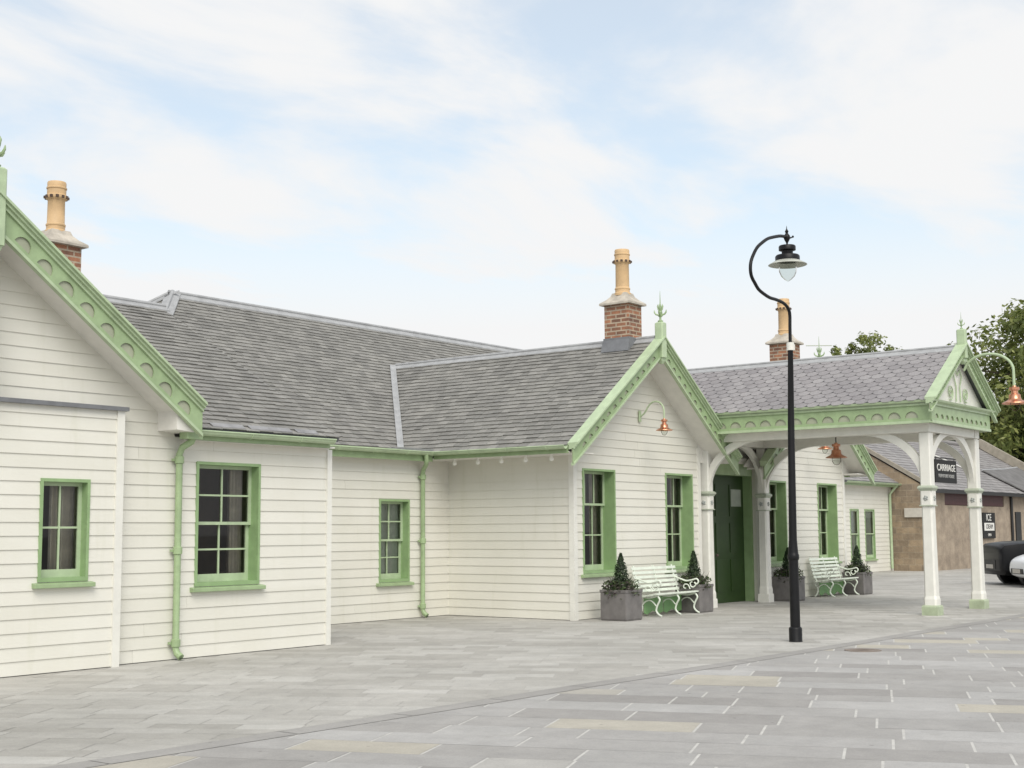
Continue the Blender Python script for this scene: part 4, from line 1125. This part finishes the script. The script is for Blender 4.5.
mb = MB(); mb.box(60.2, 60.9, sy0-.02, sy0+.028, 0, 2.3); mb.build('doorway', M['plastic'], SB)
mb = MB(); mb.tube([(59.6, sy0-.04, 3.0), (59.6, sy0-.04, .05)], .06, 8); mb.build('downpipe', M['plastic'], SB)

# ------------------------------------------------------------------ signs
def text(par, body, size, loc, mat, rot=(PI/2, 0, 0), ext=.004, sx=1., name='lettering'):
    cu = bpy.data.curves.new(name, 'FONT'); cu.body = body; cu.size = size; cu.extrude = ext; cu.align_x = 'CENTER'; cu.align_y = 'CENTER'
    o0 = bpy.data.objects.new(name, cu); C.objects.link(o0); bpy.context.view_layer.update()
    me = bpy.data.meshes.new_from_object(o0.evaluated_get(bpy.context.evaluated_depsgraph_get()))
    bpy.data.objects.remove(o0); me.name = name
    o = bpy.data.objects.new(name, me); C.objects.link(o); me.materials.clear(); me.materials.append(mat)
    o.parent = par; o.location = V(loc)-base(par); o.rotation_euler = rot; o.scale = (sx, 1, 1)
    return o
t = thing('hanging_sign', 'square black board reading CARRIAGE hung beside the nearer front canopy column', 'sign', (25.4, 9.31, 2.45))
m = MB(); m.bevbox(25.12, 26.26, 9.295, 9.325, 2.47, 2.91, .004); m.build('board', M['signblack'], t)
text(t, 'CARRIAGE', .185, (25.69, 9.291, 2.755), M['signwhite'], sx=1.12)
text(t, 'FURNITURE HOUSE', .095, (25.69, 9.291, 2.60), M['signgrey'], sx=1.02)
m = MB(); m.tube([(24.84, 9.31, 2.945), (26.27, 9.31, 2.945)], .011, 8)
for x in (25.2, 26.18): m.tube([(x, 9.31, 2.945), (x, 9.31, 2.90)], .007, 6)
m.build('bracket', M['black'], t)
t = thing('wall_sign', 'tall black sign with white panel on the stone building wall behind the far column', 'sign', (56.6, 18.8, 1.7))
m = MB(); m.box(55.78, 57.30, 18.74, 18.80, 1.18, 2.24); m.build('board', M['signblack'], t)
m = MB(); m.box(55.92, 57.14, 18.732, 18.738, 1.50, 1.82); m.build('white_panel', M['signwhite'], t)
text(t, 'ICE', .40, (56.5, 18.735, 2.03), M['signwhite'], sx=1.1); text(t, 'CREAM', .26, (56.53, 18.729, 1.66), M['signblack'], sx=1.0); text(t, 'OPEN', .15, (56.53, 18.735, 1.32), M['signwhite'])
m = MB(); m.hexa([(49.93, 19.35, 2.05), (49.96, 19.35, 2.05), (49.96, 20.0, 2.05), (49.93, 20.0, 2.05), (49.93, 19.35, 2.40), (49.96, 19.35, 2.40), (49.96, 20.0, 2.40), (49.93, 20.0, 2.40)])
m = MB(); m.box(49.93, 49.985, 18.95, 19.75, 2.03, 2.38)
m.v += []; 
tag(m.build('wall_plaque', M['signpale'], bev=.006), 'pale blank plaque on the brown stone gable wall', 'plaque')

# manhole
m = MB(); m.lathe((17.1, 7.40, .004), [(.24, 0), (.24, .009), (.22, .009), (.215, .006), (.205, .006), (.20, .009), (.001, .009)], 28)
for k in range(6):
    m.box(16.96+k*.05, 16.985+k*.05, 7.29, 7.51, .0125, .016)
tag(m.build('manhole_cover', M['iron_pale']), 'small brown round manhole cover set in the dark flagstones', 'manhole cover')

# ------------------------------------------------------------------ cars
def make_car(label, paint_mat, loc, heading, suv=True):
    t = thing('parked_car', label, 'car', (0, 0, 0), 'parked cars')
    L, Wd_, H = (4.75, .95, 1.80) if suv else (3.95, .86, 1.50)
    # lower body: stations along x (0 = nose)
    if suv:
        st = [(0.0, .42, .90, .80), (.03, .36, 1.06, .88), (.12, .28, 1.15, .92), (.5, .26, 1.20, .94), (1.25, .26, 1.23, .95), (1.75, .26, 1.24, .95), (3.2, .26, 1.24, .95), (4.2, .27, 1.22, .94), (4.6, .32, 1.18, .92), (4.75, .42, 1.0, .86)]
        gh = [(1.40, 1.23, .82), (1.85, 1.76, .70), (2.3, 1.85, .70), (3.6, 1.84, .70), (4.4, 1.74, .68), (4.65, 1.22, .78)]
        wx = (.92, 3.78); wr = .37; base_h = 1.20
    else:
        st = [(0.0, .36, .60, .58), (.06, .28, .74, .72), (.25, .22, .84, .80), (.6, .20, .92, .84), (1.1, .20, .98, .86), (1.6, .20, 1.0, .86), (2.8, .20, 1.0, .86), (3.5, .22, .99, .84), (3.8, .28, .93, .80), (3.95, .38, .80, .72)]
        gh = [(1.05, .98, .74), (1.65, 1.42, .60), (2.1, 1.49, .60), (2.9, 1.47, .60), (3.4, 1.36, .58), (3.75, .98, .70)]
        wx = (.72, 3.25); wr = .31; base_h = .97
    m = MB(); rings = []
    for x, zb, zt, w in st:
        rings.append([(x, -w*.86, zb), (x, -w, zb+.12), (x, -w, zb+(zt-zb)*.62), (x, -w*.93, zt-.05), (x, -w*.78, zt), (x, -w*.3, zt+.02), (x, w*.3, zt+.02), (x, w*.78, zt), (x, w*.93, zt-.05), (x, w, zb+(zt-zb)*.62), (x, w, zb+.12), (x, w*.86, zb)])
    m.loft(rings); b = m.build('body', paint_mat, t, smooth=True)
    if not suv:
        md = b.modifiers.new('subsurf', 'SUBSURF'); md.levels = 1; md.render_levels = 2
    m = MB(); m.loft([[(x, -w, base_h), (x, -w*.93 if z < base_h+.1 else -w*.84, z), (x, w*.93 if z < base_h+.1 else w*.84, z), (x, w, base_h)] for x, z, w in gh]); m.build('windows', M['carglass'], t, smooth=True)
    m = MB(); g = gh[1:-1]
    m.loft([[(x, -w*.85, z-.02), (x, -w*.80, z+.025), (x, 0, z+.045), (x, w*.80, z+.025), (x, w*.85, z-.02)] for x, z, w in g]); m.build('roof', paint_mat, t, smooth=True)
    m = MB()
    for sg in (-1, 1):
        for (a, b_) in ((gh[0], gh[1]), (gh[-1], gh[-2])):
            m.beam((a[0], sg*(a[2]-.0), base_h), (b_[0], sg*b_[2]*.85, b_[1]), .07, .05)
        for xm in (2.35, 3.35) if suv else (2.2,):
            m.beam((xm, sg*(gh[2][2]+.13), base_h), (xm+.02, sg*(gh[2][2]*.87), gh[2][1]-.02), .07, .04)
    m.build('pillars', M['plastic'] if suv else paint_mat, t)
    for sg in (-1, 1):
        for x in wx:
            y0 = sg*(Wd_-.10)
            def disc(r, y, n=28): return [(x+r*math.cos(2*PI*k/n), y, wr+r*math.sin(2*PI*k/n)) for k in range(n)]
            m = MB(); m.loft([disc(wr*1.18, sg*(Wd_-.22)), disc(wr*1.18, sg*(Wd_+.004))]); m.build('wheel_arch', M['plastic'], t)
            m = MB(); rr = [disc(wr*.62, y0-sg*.12), disc(wr*.95, y0-sg*.12), disc(wr, y0-sg*.09), disc(wr, y0+sg*.09), disc(wr*.95, y0+sg*.125), disc(wr*.66, y0+sg*.125)]
            m.loft(rr if sg > 0 else rr[::-1]); w = m.build('wheel', M['tyre'], t, smooth=True)
            m = MB(); yy = y0+sg*.127
            m.loft([disc(wr*.16, yy-.012), disc(wr*.16, yy+.012)])
            for k in range(10):
                a = 2*PI*k/10; m.beam((x+.03*math.cos(a), yy, wr+.03*math.sin(a)), (x+wr*.62*math.cos(a), yy, wr+wr*.62*math.sin(a)), .014, .028, up=(0, 1, 0))
            m.tube([(x+wr*.62*math.cos(2*PI*k/28), yy, wr+wr*.62*math.sin(2*PI*k/28)) for k in range(29)], .014, 6)
            m.build('rim', M['alloy'], w)
        m = MB(); zl = .80 if suv else .68
        m.hexa([(.03, sg*(Wd_-.46), zl-.05), (.30, sg*(Wd_-.085), zl-.02), (.36, sg*(Wd_-.10), zl+.0), (.10, sg*(Wd_-.46), zl-.04), (.06, sg*(Wd_-.46), zl+.07), (.33, sg*(Wd_-.08), zl+.12), (.38, sg*(Wd_-.11), zl+.12), (.14, sg*(Wd_-.46), zl+.07)])
        m.build('headlight', M['headlight'], t)
        m = MB(); xm = gh[0][0]+.30; m.loft([[(xm+dx*s_, sg*(Wd_+yy), base_h+.09+dz*s_) for dx, dz in ((-.05, -.07), (.05, -.07), (.06, .05), (0, .08), (-.06, .05))] for yy, s_ in ((-.06, .5), (.0, 1), (.15, 1), (.18, .7))]); m.build('mirror', paint_mat, t)
        m = MB()
        for xd in ((1.75, 2.75, 3.7) if suv else (1.5, 2.6)): m.box(xd-.006, xd+.006, sg*Wd_-.004, sg*Wd_+.004, .42, base_h-.08)
        for xd in ((2.55, 3.5) if suv else (2.35,)): m.box(xd, xd+.18, sg*Wd_-.012, sg*Wd_+.018, base_h-.22, base_h-.18)
        m.build('door_lines', M['plastic'], t)
    m = MB(); m.box(-.012, .05, -.42, .42, .44 if suv else .36, .70 if suv else .50)
    m.build('grille', M['plastic'], t)
    m = MB(); m.box(-.03, -.014, -.26, .26, .46 if suv else .38, .57 if suv else .49); m.build('number_plate', M['signpale'], t)
    for o in t.children: pass
    t.location = loc; t.rotation_euler = (0, 0, heading)
    return t
hd = math.atan2(-.791, .612)
fx = V((math.cos(hd), math.sin(hd), 0)); rx = V((-math.sin(hd), math.cos(hd), 0))
# near (camera) side is local -y
def place(wheel_xy, wxf, wid):
    p = V((wheel_xy[0], wheel_xy[1], 0))-fx*wxf+rx*wid
    return (p.x, p.y, .006)
make_car('black four by four parked nose to the left beside the stone building', M['carblack'], place((38.82, 11.66), .92, .90), hd, True)
make_car('small white car parked in front of the black four by four at the right edge', M['carwhite'], place((37.15, 10.63), .72, .80), hd, False)

# ------------------------------------------------------------------ trees
def tree(label, loc, H, crown_c, crown_r, n_clump, n_leaf, leaf, mat, seed, crown_sq=1.0, name='broadleaf_tree', trunk_r=.28):
    rng = random.Random(seed)
    t = thing(name, label, 'tree', loc)
    x, y, z = loc
    cz = crown_c
    m = MB(); m.tube(smooth_path([(x, y, z), (x+.1, y, z+H*.25), (x-.1, y+.1, z+H*.5), (x+.05, y, z+H*.85)]), [trunk_r*(1-.8*k/12) for k in range(13)], 10); 
    clumps = []
    for k in range(n_clump):
        d = rdir(rng); r = crown_r*(rng.random()**.45)
        c = V((x+d.x*r, y+d.y*r, z+cz+d.z*r*crown_sq)); clumps.append((c, rng.uniform(.45, .95)*crown_r*.30))
        if k % 2 == 0:
            b0 = V((x, y, z+min(H*.8, max(H*.2, cz-crown_r*.6+rng.random()*crown_r))))
            mid = (b0+c)/2+V((0, 0, -.15*crown_r*.3))
            m.tube([b0, mid, c], [trunk_r*.30, trunk_r*.18, .02], 6)
    m.build('trunk', M['bark'], t, smooth=True)
    m = MB()
    for c, r in clumps:
        for k in range(n_leaf):
            d = rdir(rng); rr = r*rng.random()**.4
            leaf_quad(m, c+d*rr, d+rdir(rng)*.8+V((0, 0, .4)), leaf*rng.uniform(.6, 1.25), rng)
    m.build('crown', M[mat], t)
    return t
tree('tall bushy green tree rising behind the copper arm lamp at the right edge', (78.5, 22.5, 0), 13, 9.1, 5.3, 125, 190, .19, 'leaf', 5, 1.0)
tree('dark tree filling the space behind the stone building roof at right', (82, 27, 0), 9, 5.6, 5.0, 120, 200, .24, 'leaf_dark', 6, .8)
tree('dark tree at the right edge beyond the parked cars', (84, 15, 0), 9.5, 5.6, 6.4, 130, 200, .24, 'leaf_dark', 8, .8)
tree('small light green tree top showing above the canopy ridge', (66.3, 28.0, 0), 11.6, 9.95, 1.8, 46, 70, .13, 'leaf', 9, 1.0, trunk_r=.16)
tree('thin sparse tree top just right of the small green tree above the ridge', (66.5, 26.3, 0), 11.0, 10.0, 1.2, 14, 34, .10, 'leaf', 10, 1.0, trunk_r=.12)

# ------------------------------------------------------------------ sky, sun, camera
world = bpy.data.worlds.new('World'); scene.world = world; world.use_nodes = True
nt = world.node_tree; nd = nt.nodes; lk = nt.links
SUN_EL, SUN_AZ = 46, 222       # degrees; azimuth measured from +Y clockwise
sky = nd.new('ShaderNodeTexSky'); sky.sky_type = 'NISHITA'; sky.sun_disc = False
sky.sun_elevation = math.radians(SUN_EL); sky.sun_rotation = math.radians(SUN_AZ)
sky.air_density = 1.0; sky.dust_density = 1.2; sky.ozone_density = 1.0
tc = nd.new('ShaderNodeTexCoord'); sp = nd.new('ShaderNodeSeparateXYZ'); lk.new(tc.outputs['Generated'], sp.inputs[0])
def mth(op, a, b=None):
    n = nd.new('ShaderNodeMath'); n.operation = op
    for i, v_ in enumerate((a, b)):
        if v_ is None: continue
        if isinstance(v_, (int, float)): n.inputs[i].default_value = v_
        else: lk.new(v_, n.inputs[i])
    return n.outputs[0]
zz = mth('ADD', mth('MAXIMUM', sp.outputs[2], 0.0), .16)
cb = nd.new('ShaderNodeCombineXYZ'); lk.new(mth('DIVIDE', sp.outputs[0], zz), cb.inputs[0]); lk.new(mth('DIVIDE', sp.outputs[1], zz), cb.inputs[1])
mp = nd.new('ShaderNodeMapping'); mp.inputs['Location'].default_value = (9.18, 2.66, 0); mp.inputs['Rotation'].default_value = (0, 0, math.radians(25)); mp.inputs['Scale'].default_value = (.75, 1.25, 1); lk.new(cb.outputs[0], mp.inputs[0])
nz = nd.new('ShaderNodeTexNoise'); nz.inputs['Scale'].default_value = 1.9; nz.inputs['Detail'].default_value = 9; nz.inputs['Roughness'].default_value = .56; nz.inputs['Distortion'].default_value = .35
lk.new(mp.outputs[0], nz.inputs['Vector'])
rp = nd.new('ShaderNodeValToRGB'); rp.color_ramp.elements[0].position = .36; rp.color_ramp.elements[1].position = .60
rp.color_ramp.elements[0].color = (.52, .52, .52, 1); rp.color_ramp.elements[1].color = (1, 1, 1, 1); rp.color_ramp.interpolation = 'EASE'
lk.new(nz.outputs['Fac'], rp.inputs[0])
# cloud cover thickens to a full white veil towards the horizon
veil = nd.new('ShaderNodeMapRange'); veil.inputs['From Min'].default_value = .15; veil.inputs['From Max'].default_value = .33; veil.inputs['To Min'].default_value = 1.; veil.inputs['To Max'].default_value = 0.
lk.new(sp.outputs[2], veil.inputs['Value'])
cover = mth('MAXIMUM', rp.outputs['Color'], veil.outputs[0])
mx = nd.new('ShaderNodeMix'); mx.data_type = 'RGBA'
lk.new(cover, mx.inputs[0]); tn = nd.new('ShaderNodeMix'); tn.data_type = 'RGBA'; tn.blend_type = 'MULTIPLY'; tn.inputs[0].default_value = 1.; lk.new(sky.outputs[0], tn.inputs[6]); tn.inputs[7].default_value = (.76, .825, .755, 1); lk.new(tn.outputs[2], mx.inputs[6]); mx.inputs[7].default_value = (3.45, 3.46, 3.47, 1)
bg = nd['Background']; lk.new(mx.outputs[2], bg.inputs['Color']); bg.inputs['Strength'].default_value = .15

sd = bpy.data.lights.new('sun', 'SUN'); sd.energy = 1.5; sd.angle = math.radians(40); sd.color = (1, .955, .88)
so = bpy.data.objects.new('sun', sd); C.objects.link(so)
az, el = math.radians(SUN_AZ), math.radians(SUN_EL)
dvec = V((math.sin(az)*math.cos(el), math.cos(az)*math.cos(el), math.sin(el)))
so.rotation_euler = dvec.to_track_quat('Z', 'Y').to_euler()

cam = bpy.data.cameras.new('camera'); co = bpy.data.objects.new('camera', cam); C.objects.link(co)
YAW, PIT, ROL = [math.radians(a) for a in (52.2873, 6.2400, -.3713)]
fw = V((math.sin(YAW)*math.cos(PIT), math.cos(YAW)*math.cos(PIT), math.sin(PIT)))
r0 = V((math.cos(YAW), -math.sin(YAW), 0)); u0 = r0.cross(fw)
rt = r0*math.cos(ROL)+u0*math.sin(ROL); up = -r0*math.sin(ROL)+u0*math.cos(ROL)
co.matrix_world = Matrix(((rt.x, up.x, -fw.x, 0), (rt.y, up.y, -fw.y, 0), (rt.z, up.z, -fw.z, 1.6), (0, 0, 0, 1)))
cam.sensor_width = 36; cam.sensor_fit = 'HORIZONTAL'; cam.lens = 1346.92/1024*36
cam.clip_start = .1; cam.clip_end = 3000
scene.camera = co
vs = scene.view_settings; vs.view_transform = 'Standard'; vs.look = 'None'; vs.gamma = 1; vs.exposure = .83; vs.use_curve_mapping = False
scene.cycles.max_bounces = 8; scene.cycles.transparent_max_bounces = 12
